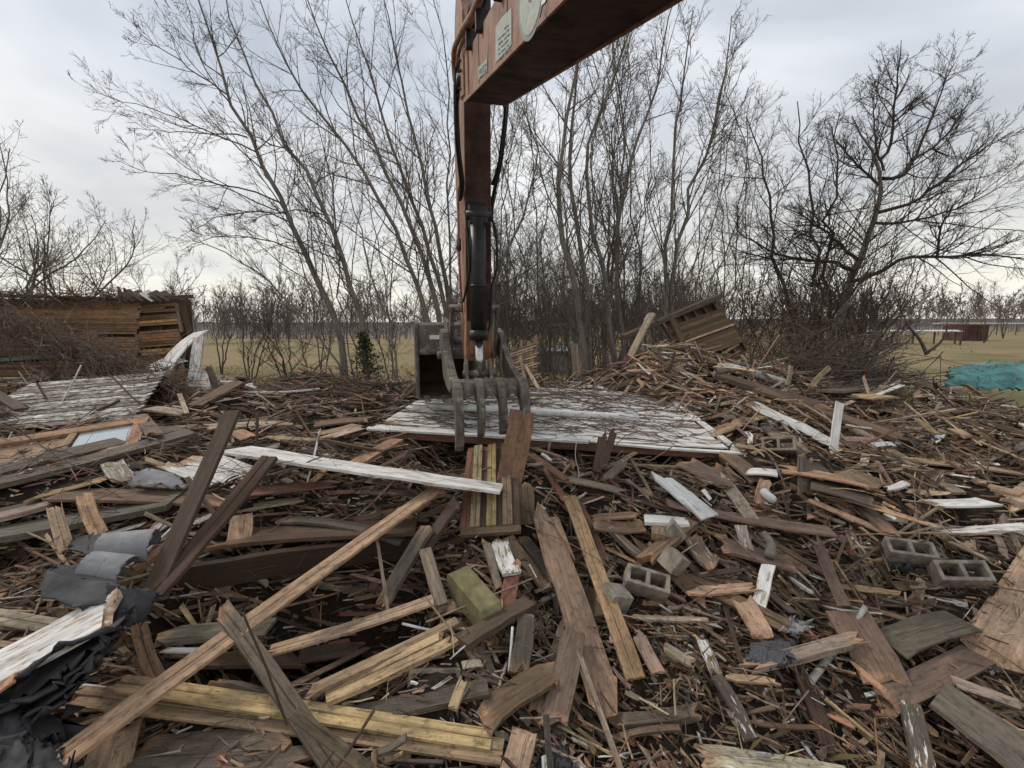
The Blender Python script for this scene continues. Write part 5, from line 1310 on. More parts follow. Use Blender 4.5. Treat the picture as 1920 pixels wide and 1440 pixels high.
pl = prism('badge', [(7.036 + BT, 2.775), (7.042 + BT, 2.775), (7.060 + BT, 2.84), (7.054 + BT, 2.84)], .42, .60, M['decal_white'], bk)
for u in (.36, .64, .92):
    prism('tooth', [(7.0 + BT, 1.87), (7.0 + BT, 1.82), (6.80 + BT, 1.80), (6.79 + BT, 1.82)], u - .05, u + .05, M['steel'], bk, .006)
prism('wear_strip', [(6.985 + BT, 1.86), (7.0 + BT, 2.7), (7.1 + BT, 3.0), (7.07 + BT, 3.0), (6.975 + BT, 2.7), (6.955 + BT, 1.86)], UK0 - .012, UK0 + .03, M['steel'], bk, .004)
prism('bucket_ear', [(6.86, 2.5), (6.95, 2.47), (7.5, 3.0), (7.46, 3.12), (6.98, 3.05)], .66, .70, M['steel'], bk, .006)

# ------------------------------------------------------------------ trees
UPV = np.array((0, 0, 1.0))
def spawn(P, R, n, t0, t1, lf, ang, curl, K, rng, rmin=.004, jit=.10, bias=None, rk=.6, maxl=99., rmax=1.):
    N, Kp, _ = P.shape
    i = np.repeat(np.arange(N), n); t = rng.uniform(t0, t1, N * n)
    f = t * (Kp - 1); k = np.minimum(f.astype(int), Kp - 2); a = (f - k)[:, None]
    st = P[i, k] * (1 - a) + P[i, k + 1] * a
    tg = nrm(P[i, k + 1] - P[i, k]); rad = R[i, k] * (1 - a[:, 0]) + R[i, k + 1] * a[:, 0]
    pl = np.linalg.norm(np.diff(P, axis=1), axis=2).sum(1)[i]
    v = rng.normal(size=(N * n, 3)); v = nrm(v - tg * np.sum(v * tg, -1, keepdims=True))
    th = np.radians(rng.uniform(ang[0], ang[1], N * n))[:, None]
    d = np.cos(th) * tg + np.sin(th) * v
    if bias is not None: d = nrm(d + np.asarray(bias)[None])
    L = np.minimum(pl * lf * rng.uniform(.5, 1.2, N * n) * (1.2 - t * .8), maxl)
    r0 = np.maximum(np.minimum(rad * rk, rmax), rmin)
    C = np.zeros((N * n, K, 3)); C[:, 0] = st
    for q in range(1, K):
        d = nrm(d + UPV[None] * curl / K + rng.normal(0, jit, d.shape))
        C[:, q] = C[:, q - 1] + d * (L / (K - 1))[:, None]
    RR = r0[:, None] * np.linspace(1, .35, K)[None]
    return C, np.maximum(RR, rmin * .6)

def grow(stems, seed, n=(14, 6, 4), lf=(.34, .42, .45), ang=((28, 60), (25, 60), (20, 60)), curl=(.45, .3, .2), bias=None, t0=.28, rmin=.0045, K=16, wob=.012, limbs=None, sides=8, rk=.5, ln=12, llf=.42, lod=False):
    """stems: list of (points, base radius, tip radius). Returns trunk and crown meshes"""
    rng = np.random.default_rng(seed)
    P = np.stack([resample(s[0], K, 2) for s in stems]); R = np.stack([np.linspace(1, 0, K) * (s[1] * .72 - s[2]) + s[2] for s in stems])
    L = np.linalg.norm(P[:, -1] - P[:, 0], axis=1)
    P[:, 1:-1] += rng.normal(0, 1, P[:, 1:-1].shape) * (L * wob * .5)[:, None, None]
    trunk = tubes(P, R, sides)
    crown = []
    if limbs:
        PL = np.stack([resample(s[0], 12, 1) for s in limbs]); RL = np.stack([np.linspace(s[1] * .62, s[2] * .6, 12) for s in limbs])
        PL[:, 1:-1] += rng.normal(0, .02, PL[:, 1:-1].shape)
        crown.append(tubes(PL, RL, 6))
    C1, R1 = spawn(P, R, n[0], t0, 1.0, lf[0], ang[0], curl[0], 4 if lod else 8, rng, rmin * 1.5, .09, bias, rk, rmax=.021)
    crown.append(tubes(C1, R1, 3 if lod else 4))
    if limbs:
        CL, RLc = spawn(PL, RL, ln, .12, 1.0, llf, ang[0], curl[0], 8, rng, rmin * 1.4, .09, bias, .6, rmax=.021)
        crown.append(tubes(CL, RLc, 4)); C1 = np.concatenate([C1, CL]); R1 = np.concatenate([R1, RLc])
    C2, R2 = spawn(C1, R1, n[1], .15, 1.0, lf[1], ang[1], curl[1], 3 if lod else 6, rng, rmin * 1.1, .10, bias, rmax=.010)
    crown.append(tubes(C2, R2, 3))
    if n[2]:
        C3, R3 = spawn(C2, R2, n[2], .15, 1.0, lf[2], ang[2], curl[2], 3 if lod else 4, rng, rmin, .10, bias, rmax=.006)
        crown.append(tubes(C3, R3, 3))
    return trunk, merge(crown)

def tree(name, label, stems, seed, bark='bark', twig='twig', group=None, cat='tree', **kw):
    trunk, crown = grow(stems, seed, **kw)
    base = np.asarray(stems[0][0][0], float)
    root = empty(name, base)
    tag(root, label, cat, group)
    build('trunk', trunk[0] - base, trunk[1], mat=M[bark], smooth=True, parent=root)
    build('crown', crown[0] - base, crown[1], mat=M[twig], smooth=True, parent=root)
    return root

def stem(y, r0, r1, *pix, dy=0.0):
    """trunk line from image points at depth y; dy = change of depth to the tip"""
    n = len(pix)
    pts = [at(px, py, y + dy * k / max(1, n - 1)) for k, (px, py) in enumerate(pix)]
    b = pts[0].copy(); b[2] = min(b[2], float(hgt(b[0], b[1]))) - .15
    return ([b] + pts, r0, r1)
def limb(y, r0, r1, *pix, dy=0.0): 
    n = len(pix); return ([at(px, py, y + dy * k / max(1, n - 1)) for k, (px, py) in enumerate(pix)], r0, r1)

tree('leaning_tree', 'tall bare tree leaning far left with long sweeping branches',
     [stem(13.5, .17, .012, (655, 742), (642, 685), (622, 560), (600, 510), (573, 480), (533, 383), (493, 307), (463, 257), (430, 180), (417, 143), (387, 43), (350, -60)),
      stem(13.3, .06, .01, (640, 680), (560, 590), (500, 520), (460, 488), (400, 465), (360, 450))], 101,
     limbs=[limb(13.5, .045, .01, (533, 383), (490, 360), (400, 345), (320, 325), (230, 318), (215, 298), dy=-.6), limb(13.5, .04, .008, (480, 285), (430, 262), (340, 225), (270, 198), (205, 185), (183, 160), dy=.5),
            limb(13.5, .04, .008, (430, 180), (375, 140), (310, 95), (260, 60), (236, 25), dy=.3), limb(13.5, .035, .008, (463, 257), (420, 250), (350, 250), (290, 245), (240, 240), dy=.8),
            limb(13.5, .03, .008, (417, 143), (370, 110), (357, 20), (335, -40)), limb(13.5, .04, .008, (573, 480), (520, 455), (440, 440), (390, 445), (340, 470), dy=-.5),
            limb(13.5, .04, .008, (550, 420), (500, 395), (430, 400), (380, 420), (330, 450), dy=.5)],
     n=(20, 7, 5), lf=(.26, .5, .55), bias=(-.12, 0, .04), curl=(.5, .45, .3), wob=.006)
tree('leaning_tree', 'second bare tree leaning left with ivy round its foot',
     [stem(13.0, .14, .012, (697, 735), (681, 637), (670, 580), (651, 505), (638, 469), (613, 405), (593, 360), (550, 283), (510, 225), (470, 150), (440, 60), (420, -30))], 102,
     limbs=[limb(13.0, .035, .008, (613, 405), (560, 390), (500, 405), (450, 410), dy=-.5), limb(13, .03, .008, (640, 470), (590, 450), (540, 455), (480, 470), dy=.5), limb(13, .03, .007, (550, 283), (500, 270), (440, 230), (400, 190))],
     n=(24, 7, 5), lf=(.28, .5, .55), bias=(-.12, 0, .05), wob=.006)
tree('leaning_sapling', 'thin sapling leaning left in front of the grey meadow shed', [stem(12.5, .055, .008, (752, 726), (730, 602), (700, 540), (689, 488), (673, 429), (655, 360), (640, 290))], 103, n=(12, 5, 3), lf=(.28, .45, .5))
BB = [[(812, 600), (773, 521), (763, 480), (746, 437), (714, 380), (690, 330), (640, 270), (600, 215), (540, 140), (500, 50), (480, -20)],
      [(826, 590), (806, 515), (787, 456), (762, 410), (749, 380), (720, 320), (690, 250), (660, 190), (620, 120), (590, 50), (570, -20)],
      [(838, 590), (817, 488), (795, 429), (771, 380), (745, 300), (715, 210), (690, 130), (660, 50), (640, -30)],
      [(845, 590), (830, 510), (822, 442), (806, 380), (790, 310), (770, 220), (748, 150), (735, 60), (715, -20)],
      [(850, 590), (842, 450), (838, 330), (846, 200), (840, 90), (815, 0), (800, -50)]]
tree('multi_stemmed_tree', 'five-stemmed bare tree fanning left from behind the stick', [stem(14.0 + .3 * k, (.13, .15, .13, .14, .07)[k], .012, *[(p[0], p[1]) for p in B_], dy=.4 * (k - 2)) for k, B_ in enumerate(BB)], 104,
     n=(22, 7, 5), lf=(.26, .5, .55), bias=(-.06, 0, .08), wob=.005)
CCs = [[(1100, 700), (1087, 597), (1073, 510), (1068, 477), (1048, 421), (1043, 380), (1050, 300), (1062, 230), (1080, 150), (1088, 60), (1092, -40)],
       [(1110, 695), (1100, 597), (1100, 532), (1090, 448), (1073, 407), (1070, 380), (1066, 300), (1075, 200), (1085, 100), (1080, 0)],
       [(1158, 668), (1144, 570), (1125, 510), (1117, 434), (1100, 380), (1092, 320), (1110, 240), (1150, 160), (1180, 60), (1200, -20)],
       [(1168, 660), (1160, 515), (1155, 470), (1159, 396), (1180, 320), (1200, 240), (1230, 150), (1250, 60), (1270, -20)],
       [(1135, 680), (1133, 510), (1152, 448), (1163, 380), (1175, 300), (1165, 200), (1150, 100), (1145, 20)]]
tree('multi_stemmed_tree', 'tall upright clump of bare trunks right of the stick', [stem(12.8 + .35 * k, (.17, .15, .14, .13, .09)[k], .012, *B_, dy=.5 * (k - 2)) for k, B_ in enumerate(CCs)], 105,
     n=(24, 7, 5), lf=(.25, .5, .55), ang=((18, 48), (20, 55), (20, 60)), wob=.006, t0=.2)
tree('twin_stemmed_tree', 'slim twin-stemmed bare tree left of the tilted wall section',
     [stem(13.0, .12, .012, (1248, 640), (1247, 570), (1249, 469), (1260, 380), (1262, 300), (1275, 200), (1290, 100), (1300, 20)),
      stem(13.2, .12, .012, (1262, 640), (1260, 553), (1268, 461), (1276, 407), (1293, 380), (1310, 320), (1340, 230), (1360, 120), (1372, 30))], 106,
     n=(26, 8, 5), lf=(.27, .5, .55), ang=((18, 48), (20, 55), (20, 60)), t0=.2)
tree('bent_tree', 'bent bare tree rising just right of the stick', [stem(14.0, .10, .01, (898, 620), (916, 532), (946, 486), (965, 429), (984, 385), (1010, 330), (1008, 260), (975, 190)), stem(15, .05, .01, (930, 600), (925, 480), (905, 380), (930, 300), (960, 260))], 107, n=(22, 7, 5), lf=(.28, .5, .55))
FF = [[(1490, 640), (1471, 537), (1459, 487), (1447, 429), (1440, 400), (1430, 343), (1413, 290), (1400, 220)],
      [(1548, 640), (1540, 560), (1530, 480), (1523, 367), (1513, 300), (1500, 250), (1495, 190)],
      [(1556, 640), (1550, 520), (1558, 400), (1562, 340), (1567, 283), (1575, 210)]]
LBL = ['dark bare tree left of the big spreading tree, behind the tilted wall', 'middle dark bare tree close beside the spreading tree', 'slender dark bare tree right against the spreading tree']
for k, B_ in enumerate(FF):
    tree('dark_tree', LBL[k], [stem(15.0 + .4 * k, .13, .014, *B_)], 110 + k, 'bark_dark', 'twig_dark', 'dark trees behind the brush', n=(26, 8, 6), lf=(.36, .5, .55), ang=((30, 70), (25, 65), (20, 60)), t0=.25, wob=.02)
tree('spreading_tree', 'big spreading bare tree with pale forked trunk at the right',
     [stem(15.0, .27, .014, (1560, 645), (1573, 581), (1593, 537), (1608, 502), (1628, 452), (1640, 415), (1650, 393), (1653, 350), (1657, 320), (1647, 293), (1613, 260), (1597, 217))], 120, 'bark', 'twig_dark',
     limbs=[limb(15, .10, .02, (1648, 398), (1680, 390), (1713, 380), (1747, 353), (1800, 310), (1847, 277), (1900, 245), dy=-.8), limb(15, .10, .02, (1655, 335), (1693, 335), (1713, 300), (1730, 267), (1753, 200), (1787, 123), dy=.6),
            limb(15, .08, .015, (1650, 300), (1670, 283), (1677, 217), (1683, 127), (1690, 75)), limb(15, .11, .02, (1604, 508), (1585, 499), (1547, 490), (1500, 487), (1462, 479), (1404, 450), (1380, 430), dy=-.8),
            limb(15, .12, .02, (1598, 528), (1637, 522), (1678, 490), (1724, 476), (1757, 482), (1856, 476), (1935, 487), dy=-1.2), limb(15, .10, .02, (1612, 490), (1593, 476), (1564, 450), (1532, 423), (1500, 400), (1470, 390), dy=.8),
            limb(15, .08, .02, (1653, 350), (1630, 330), (1600, 300), (1570, 270), (1555, 230), dy=1), limb(15, .08, .015, (1640, 418), (1700, 420), (1770, 400), (1840, 370), (1910, 330), dy=1.0),
            limb(15, .07, .015, (1757, 482), (1760, 440), (1775, 400), (1810, 360), dy=-.3), limb(15, .06, .015, (1657, 320), (1640, 270), (1640, 200), (1650, 140)), limb(15, .06, .015, (1713, 300), (1760, 270), (1800, 220), (1830, 170), dy=.4)],
     ln=22, llf=.48, n=(26, 8, 6), lf=(.36, .55, .5), ang=((25, 65), (25, 60), (20, 60)), curl=(.35, .2, .1), t0=.35, wob=.008, bias=(.10, 0, .03))

# generic bare trees for the middle distance and the far wood
def generic(seed, h=8.0, spread=.35, nst=1, r=.12, n=(16, 6, 4), lf=(.4, .5, .55), lean=0.0, t0=.3, rmin=.006, lod=False):
    rng = np.random.default_rng(seed); st = []
    for k in range(nst):
        a = rng.uniform(0, 6.28); q = rng.uniform(.3, 1) * spread if nst > 1 else spread * .3
        tip = np.array((math.cos(a) * q * h + lean * h, math.sin(a) * q * h, h * rng.uniform(.85, 1.0)))
        mid = tip * .45 * np.array((.6, .6, 1.0)) + rng.normal(0, .04 * h, 3) * np.array((1, 1, 0))
        st.append((np.array([(0, 0, -.2), mid * .4, mid, tip * .75 + rng.normal(0, .03 * h, 3), tip]), r * (1 if nst == 1 else .75), .012))
    return grow(st, seed + 1, n=n, lf=lf, t0=t0, rmin=rmin, ang=((25, 60), (25, 60), (20, 60)), sides=4 if lod else 6, lod=lod, K=6 if lod else 16)
PROTO = {}
def proto(key, bark, twig, **kw):
    tr, crn = generic(**kw)
    a = build('trunk', tr[0], tr[1], mat=M[bark], smooth=True, link=False); b = build('crown', crn[0], crn[1], mat=M[twig], smooth=True, link=False)
    PROTO[key] = (a, b)
proto('upright_a', 'bark', 'twig', seed=201, h=9, spread=.25, nst=3, r=.11, n=(14, 6, 3))
proto('upright_b', 'bark', 'twig', seed=203, h=10, spread=.2, nst=2, r=.11, n=(16, 6, 3))
proto('round_a', 'bark_dark', 'twig', seed=205, h=7, spread=.5, nst=3, r=.12, n=(14, 6, 4), lf=(.45, .5, .5))
proto('round_b', 'bark_dark', 'twig_dark', seed=207, h=6, spread=.5, nst=4, r=.09, n=(11, 6, 4), lf=(.45, .5, .5))
proto('sapling', 'bark', 'twig', seed=209, h=7, spread=.1, nst=1, r=.06, n=(18, 5, 3), lf=(.26, .5, .5), t0=.15)
proto('sapling_b', 'bark', 'twig', seed=211, h=6, spread=.3, nst=3, r=.045, n=(12, 5, 3), lf=(.3, .5, .5), t0=.15)
proto('tall_a', 'bark', 'twig', seed=221, h=10.5, spread=.15, nst=2, r=.055, n=(22, 6, 4), lf=(.24, .5, .5), t0=.15, rmin=.005)
proto('tall_b', 'bark', 'twig', seed=223, h=11, spread=.2, nst=3, r=.055, n=(18, 6, 4), lf=(.24, .5, .5), t0=.15, rmin=.005)
def put(key, name, label, px, y, scale, rz, group, zoff=-.05, cat='tree', xs=1.0):
    x = (px - 960) / FPX * y / 1.0 * 1.0
    d = ray(px, 640); x = d[0] / d[1] * y
    root = empty(name, (x, y, float(hgt(x, y)) + zoff), rz)
    root.scale = (scale * xs, scale * xs, scale); tag(root, label, cat, group)
    for pobj in PROTO[key]:
        c = pobj.copy(); COL.objects.link(c); c.parent = root
G1 = 'small trees on the meadow edge'
put('round_b', 'small_tree', 'small bare tree nearest the end of the ruined wall', 462, 19, .78, .4, G1)
put('round_b', 'small_tree', 'low dark multi-stemmed small tree between two others on the meadow edge', 540, 18, .75, 2.0, G1)
put('sapling', 'small_tree', 'straight single-trunked small tree in the middle of the meadow edge', 578, 21, .72, 1.0, G1)
put('round_a', 'small_tree', 'small bushy bare tree behind the ruined wall end', 410, 26, .75, 1.7, G1)
put('sapling_b', 'small_tree', 'thin bushy sapling left of the bucket', 725, 20, .7, 3.0, G1)
G2 = 'bare trees beyond the ruined wall'
for k, (px, y, s, key, rz) in enumerate([(-30, 22, 1.35, 'upright_a', 0.3), (28, 26, 1.45, 'round_a', 1.2), (95, 27, 1.5, 'round_a', 2.6), (150, 30, 1.4, 'round_a', 4.0), (215, 33, 1.2, 'round_a', 5.2), (310, 48, 1.25, 'round_a', .7)]):
    put(key, 'bare_tree', ['tall bare tree cut by the left edge', 'first bare tree standing behind the ruined wall from the left', 'second bare tree behind the ruined wall from the left', 'third bare tree behind the ruined wall from the left', 'bare tree behind the broken roof edge', 'small far bare tree right of the ruined wall'][k], px, y, s, rz, G2)
G3 = 'saplings in the thicket behind the rubble'
rT = np.random.default_rng(300)
for k in range(96):
    px = float(rT.uniform(880, 1330)); y = float(rT.uniform(14.5, 34)); key = ['sapling', 'sapling_b', 'upright_b', 'sapling_b'][k % 4]
    put(key, 'thicket_sapling', ('slender bare sapling' if key == 'sapling' else 'bushy bare sapling' if key == 'sapling_b' else 'taller twin-stemmed bare tree') + (' in the nearer thicket' if y < 22 else ' in the farther thicket') + (' between the stick and the trunk clump' if px < 1070 else ' behind the trunk clump' if px < 1190 else ' behind the tilted wall section'),
        px, y, float(rT.uniform(.7, 1.05)) * (1.0 if key != 'upright_b' else .8), float(rT.uniform(0, 6.28)), G3)
for k, (px, y, s) in enumerate([(600, 17, .9), (668, 18, 1.0), (735, 16, .95), (790, 18, 1.1), (870, 17, 1.1), (940, 16, 1.0), (985, 15, 1.05), (1022, 17, 1.15), (1060, 15, 1.1), (1125, 16, 1.2), (1185, 15, 1.15), (1215, 17, 1.1), (1300, 15, 1.0), (1335, 17, 1.05), (1380, 16, .8), (1425, 18, .85)]):
    put('tall_a' if k % 2 else 'tall_b', 'tall_sapling', ['first', 'second', 'third', 'fourth', 'fifth', 'sixth', 'seventh', 'eighth', 'ninth', 'tenth', 'eleventh', 'twelfth', 'thirteenth', 'fourteenth', 'fifteenth', 'sixteenth'][k] + ' tall thin bare sapling from the left behind the heap', px, y, s, k * 1.7, 'tall saplings behind the heap')
for k in range(26):
    px = float(rT.uniform(1310, 1700)); y = float(rT.uniform(14.0, 24)); key = ['round_b', 'sapling_b'][k % 2]
    put(key, 'thicket_shrub', 'dark scrubby shrub' + (' in the nearer scrub' if y < 18 else ' in the farther scrub') + (' just right of the tilted wall section' if px < 1430 else ' left of the spreading tree trunk' if px < 1580 else ' right of the spreading tree trunk'), px, y, float(rT.uniform(.65, 1.05)), float(rT.uniform(0, 6.28)), 'scrub right of the tilted wall', cat='shrub')
for k, (px, y, s) in enumerate([(1800, 44, .8), (1845, 47, .75), (1880, 60, 1.0)]):
    put('round_a', 'bare_tree', ['small bare tree left of the dark red shed', 'small bare tree right behind the dark red shed', 'far bare tree right of the dark red shed'][k], px, y, s, k * 1.3, 'trees by the far shed')

# far wood along the horizon
def treeline():
    rng = np.random.default_rng(400); parts = []
    small = [generic(seed=410 + k, h=9, spread=.4, nst=1, r=.12, n=(13, 5, 1), lf=(.42, .5, .5), rmin=.028, t0=.28, lod=True) for k in range(4)]
    far = [generic(seed=430 + k, h=9, spread=.4, nst=1, r=.12, n=(11, 4, 0), lf=(.45, .55, .5), rmin=.06, t0=.12, lod=True) for k in range(3)]
    spots = [(float(rng.uniform(330, 1360)), float(rng.uniform(60, 88)), .92) for _ in range(230)] + [(float(rng.uniform(1480, 2100)), float(rng.uniform(115, 165)), 1.25) for _ in range(150)] + [(float(rng.uniform(-300, 1480)), float(rng.uniform(115, 160)), 1.2) for _ in range(210)] + [(float(rng.uniform(-250, 340)), float(rng.uniform(75, 95)), .75) for _ in range(25)]
    for q, (px, y, s) in enumerate(spots):
        d = ray(px, 640); x = d[0] / d[1] * y; a = rng.uniform(0, 6.28); sc = s * rng.uniform(.7, 1.15)
        z = float(hgt(x, y))
        Rm = np.array([[math.cos(a), -math.sin(a), 0], [math.sin(a), math.cos(a), 0], [0, 0, 1]]) * sc
        for V, Q in (small[q % 4] if y < 100 else far[q % 3]): parts.append((V @ Rm.T + np.array((x, y, z)), Q))
    V, Q = merge(parts)
    return build('treeline', V, Q, mat=M['farwood'], smooth=True)
tag(treeline(), 'distant bare wood along the horizon', 'wood', kind='stuff')

# ------------------------------------------------------------------ brush pile, scrub, ivy, weeds
def brush(name, label, n, cen, spread, seed, r, L, flat=.35, mat='twig_dark', K=7):
    rng = np.random.default_rng(seed)
    c = np.stack([rng.normal(cen[0], spread[0], n), rng.normal(cen[1], spread[1], n), np.zeros(n)], -1)
    c[:, 2] = hgt(c[:, 0], c[:, 1]) + np.abs(rng.normal(0, spread[2], n)) * np.exp(-((c[:, 0] - cen[0]) / (spread[0] * 1.6)) ** 2)
    a = rng.uniform(0, 6.28, n); d = nrm(np.stack([np.cos(a) * 1.4, np.sin(a), rng.normal(0, flat, n)], -1))
    st = rng.uniform(*L, n) / (K - 1)
    P = wander(n, K, c - d * (st * (K - 1) / 2)[:, None], d, st, lambda x, y, z: np.maximum(z, hgt(x, y) - .02), rng, .13)
    R = np.linspace(1, .3, K)[None] * np.exp(rng.uniform(math.log(r[0]), math.log(r[1]), n))[:, None]
    V, Q = tubes(P, R, 3)
    C2, R2 = spawn(P, R, 2, .2, .95, .35, (25, 60), .05, 5, rng, .004, .15)
    V, Q = merge([(V, Q), tubes(C2, R2, 3)])
    return tag(build(name, V, Q, mat=M[mat], smooth=True), label, 'brush', kind='stuff')
def bx(px, y): d = ray(px, 700); return d[0] / d[1] * y
brush('brush_pile', 'dark heap of cut branches between the spreading tree and the teal tarp', 1050, (bx(1630, 12.4), 12.4), (1.5, .7, .62), 500, (.005, .026), (.8, 2.6), .35, 'twig')
brush('brush_pile', 'pale scrub and cane tangle left of the dark branch heap', 850, (bx(1480, 12.9), 12.9), (1.2, .7, .9), 501, (.004, .012), (.5, 1.6), .7, 'cane')
brush('fallen_twigs', 'fallen twigs and creeper along the back of the left heap', 850, (-3.6, 10.8), (1.7, .8, .15), 502, (.004, .012), (.4, 1.5), .2, 'vine')
brush('fallen_twigs', 'small twigs and bramble strewn over the right slope', 900, (6.6, 8.6), (1.6, 2.0, .08), 503, (.003, .009), (.3, 1.2), .15, 'twig')
brush('fallen_twigs', 'creeper stems strewn over the near left heap', 260, (-3.6, 5.6), (1.8, 1.0, .22), 504, (.003, .007), (.5, 1.6), .2, 'twig')
brush('fallen_twigs', 'roots and thin stems lying on the soil patch', 420, (2.4, 3.6), (1.3, .8, .04), 505, (.002, .005), (.2, .7), .12, 'vine')
pipe('branch', 'dark upright branch sticking out of the branch heap', [(1738, 665, 12.4), (1725, 635, 12.5), (1700, 610, 12.6), (1695, 590, 12.6)], .05, 'bark_dark', 'branch', r1=.015)
pipe('branch', 'dark forked branch curving right of the upright one', [(1740, 660, 12.4), (1762, 645, 12.4), (1775, 625, 12.5), (1776, 605, 12.5)], .04, 'bark_dark', 'branch', r1=.012)
pipe('branch', 'dark fallen branch lying behind the left heap', [(470, 752, 11.0), (490, 735, 11.0), (520, 716, 11.2), (560, 700, 11.4)], .06, 'bark_dark', 'branch', r1=.015)

def leaves(name, label, n, pts, size, mat, seed, cat='plant', kind='stuff', flat=False):
    rng = np.random.default_rng(seed); C = pts(n, rng); n = len(C)
    a = nrm(rng.normal(size=(n, 3))); b = nrm(np.cross(a, rng.normal(size=(n, 3))))
    if flat: a[:, 2] *= .25; b[:, 2] *= .25
    s = rng.uniform(*size, n)[:, None]
    V = np.stack([C - a * s, C + b * s * .55, C + a * s, C - b * s * .55 + nrm(np.cross(a, b)) * s * .2], 1).reshape(-1, 3)
    i = np.arange(n)[:, None] * 4
    return tag(build(name, V, i + np.arange(4)[None], mat=M[mat]), label, cat, kind=kind)
def ivy_pts(n, r):
    t = r.uniform(0, 1, n) ** .8
    c = np.array([at(694 - 14 * q, 728 - 105 * q, 12.9) for q in t])
    return c + r.normal(0, 1, (n, 3)) * (np.array((.30, .25, .12))[None] * (1.15 - t[:, None]))
leaves('ivy', 'green ivy bush round the foot of the second leaning tree', 1500, ivy_pts, (.025, .06), 'leaf', 601, kind='stuff')
leaves('ivy', 'small green ivy patch on the meadow edge', 260, lambda n, r: np.array([at(592, 722, 13.2)]) + r.normal(0, 1, (n, 3)) * np.array((.3, .2, .12)), (.02, .05), 'leaf', 602)
leaves('dead_leaves', 'brown dead leaves hanging in the scrub', 2600, lambda n, r: np.stack([bx(1480, 13.5) + r.normal(0, 1.9, n), 13.8 + r.normal(0, .8, n), 1.2 + np.abs(r.normal(0, 1.5, n))], -1), (.02, .045), 'dryleaf', 603)
def floor_pts(x0, x1, y0, y1):
    def f(n, r):
        x = r.uniform(x0, x1, n); y = r.uniform(y0, y1, n); return np.stack([x, y, hgt(x, y) + r.uniform(.0, .05, n)], -1)
    return f
leaves('leaf_litter', 'brown leaf litter on the soil patch', 2600, floor_pts(.4, 4.2, 2.2, 4.4), (.008, .028), 'dryleaf', 604, flat=True)
leaves('small_weed', 'small green weed sprouting beside the mauve-brown plank', 60, lambda n, r: np.array([at(1018, 1178, 3.5)]) + r.normal(0, 1, (n, 3)) * np.array((.05, .05, .05)), (.012, .025), 'leaf', 605, kind='thing')

def blades(name, label, n, f, h, mat, seed):
    rng = np.random.default_rng(seed); C = f(n, rng); n = len(C)
    a = rng.uniform(0, 6.28, n); w = np.stack([np.cos(a), np.sin(a), 0 * a], -1) * rng.uniform(.003, .008, n)[:, None] * (C[:, 1:2] / 10 + .15)
    H = rng.uniform(*h, n)[:, None]; lean = rng.normal(0, .45, (n, 3)) * np.array((1, 1, 0)) * H
    V = np.stack([C - w, C + w, C + w * .5 + UPV * H * .6 + lean * .35, C + UPV * H + lean], 1).reshape(-1, 3)
    i = np.arange(n)[:, None] * 4
    T = np.concatenate([i + np.array([[0, 1, 2]]), i + np.array([[0, 2, 3]])])
    return tag(build(name, V, T=T, mat=M[mat]), label, 'grass', kind='stuff')
def gpts(x0, x1, y0, y1, p=1.0):
    def f(n, r):
        y = y0 + (y1 - y0) * r.uniform(0, 1, n) ** p; x = r.uniform(x0, x1, n) * (y / y0 if x0 < -5 else 1); return np.stack([x, y, hgt(x, y) - .02], -1)
    return f
blades('meadow_grass', 'dry winter grass on the meadow beyond the heap', 26000, gpts(-12, 9, 13.2, 30, 1.4), (.06, .2), 'grass', 701)
blades('meadow_grass', 'green winter grass tufts at the meadow edge', 14000, gpts(-12, 9, 13.2, 26, 1.4), (.04, .14), 'weeds', 702)
blades('dry_grass', 'dry grass and weeds on the right slope', 12000, gpts(5.2, 13.5, 5.5, 14.5), (.04, .18), 'grass', 703)
blades('green_weeds', 'low green weeds on the right slope', 7000, gpts(5.0, 13.0, 5.5, 14.0), (.03, .10), 'weeds', 704)
blades('dry_stalks', 'thin dry stalks standing over the soil patch', 260, gpts(1.0, 4.6, 2.3, 4.6), (.06, .25), 'grass', 705)

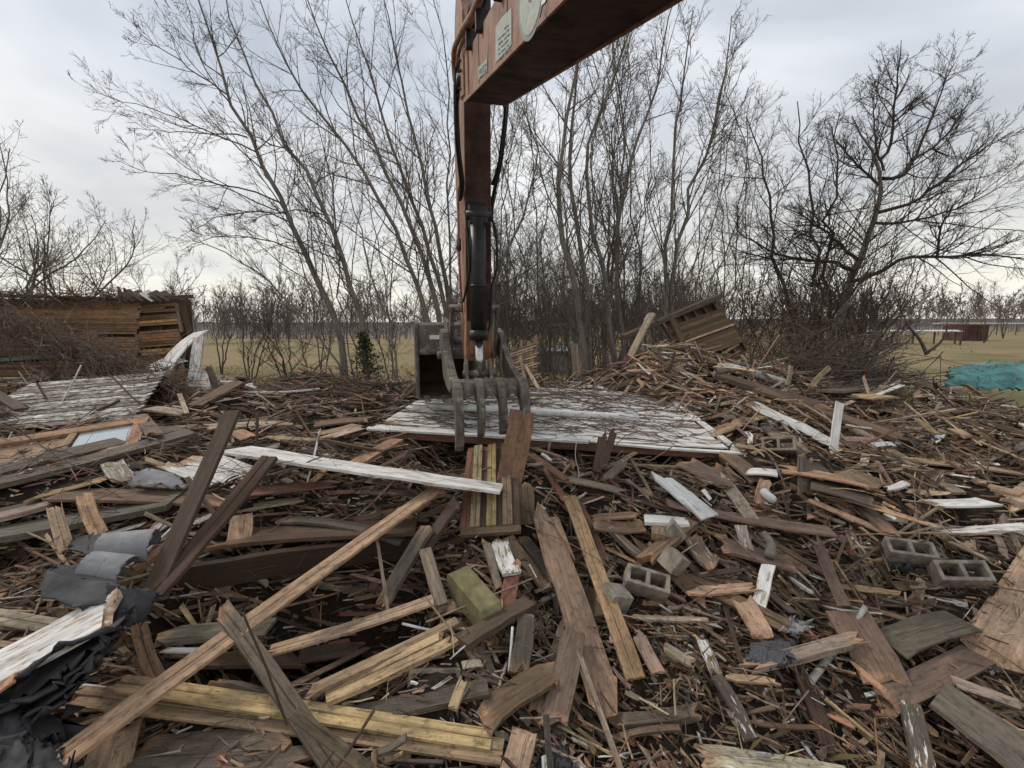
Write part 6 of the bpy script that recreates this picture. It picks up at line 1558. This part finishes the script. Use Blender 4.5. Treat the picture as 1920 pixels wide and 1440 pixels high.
# ------------------------------------------------------------------ far things
sh0 = at(1803, 640, 51); shz = sh0[2]
shed = empty('shed', (sh0[0], 51, shz)); tag(shed, 'dark red metal shed far off at the right', 'shed')
box('wall', (0, 0, -.1), (2.9, 2.4, 1.78), M['rustshed'], shed, .01)
prism('roof', [(-.15, 1.79), (2.6, 1.92), (2.6, 2.0), (-.15, 1.86)], -.12, 3.0, M['rustshed'], shed)
box('door', (2.2, -.05, 0), (2.8, -.005, 1.6), M['rustshed'], shed)
for k in range(5): box('rib', (.3 + k * .45, -.03, 0), (.36 + k * .45, -.004, 1.7), M['rustshed'], shed)
fn = empty('rail_fence', at(1640, 640, 46)); tag(fn, 'long low white-topped rail on posts left of the far shed', 'fence')
fz = at(1640, 640, 46)[2]
r0 = at(1622, 621, 46) - at(1640, 640, 46); r1 = at(1800, 614, 46) - at(1640, 640, 46)
prism('rail', [(-.35, r0[2] - .06), (.35, r0[2] + .05), (.35, r0[2] + .13), (-.35, r0[2] + .04)], r0[0], r1[0], M['whitemetal'], fn)
for k in range(5):
    xx = r0[0] + .6 + k * (r1[0] - r0[0] - 1.0) / 4
    box('post', (xx, -.06, -.6), (xx + .12, .06, r0[2] + .0), M['bark_dark'], fn)
fr = empty('far_rail', at(1750, 606, 80)); tag(fr, 'thin pale rail far beyond the shed', 'fence')
box('rail', (0, 0, -.12), (26, .1, .10), M['whitemetal'], fr)
for k in range(8): box('post', (1 + k * 3.4, -.05, -2.2), (1.12 + k * 3.4, .04, -.13), M['bark_dark'], fr)
hut0 = at(1003, 690, 27)
hut = empty('hut', (hut0[0], 27, float(hgt(hut0[0], 27)) - .05)); tag(hut, 'low grey hut glimpsed through the thicket', 'hut')
box('wall', (0, 0, 0), (2.6, 2, 1.25), M['grey_panel'], hut)
prism('roof', [(-.2, 1.26), (2.2, 1.5), (2.2, 1.58), (-.2, 1.34)], -.15, 2.75, M['felt_grey'], hut)
box('door', (.4, -.04, .02), (1.0, -.004, 1.1), M['rustshed'], hut)
bl0 = at(1038, 694, 19)
bt = prism('tub', [(-.35, .0), (.35, .0), (.45, .2), (-.45, .2)], 0, .95, M['blue'], None, .03)
bt.location = (bl0[0] - .45, 19, float(hgt(bl0[0], 19)) + .02)
tag(bt, 'small blue-white tub lying on the grass behind the panel', 'tub')
def tarp_pts(n, r):
    u = r.uniform(0, 1, n); v = r.uniform(0, 1, n)
    return np.array([at(1785 + 130 * a, 722 - 36 * b, 12.2 + 1.7 * b) + np.array((0, -.05, .05)) for a, b in zip(u, v)])
leaves('dead_leaves', 'brown leaves scattered over the teal tarpaulin', 260, tarp_pts, (.02, .06), 'dryleaf', 606, flat=True)
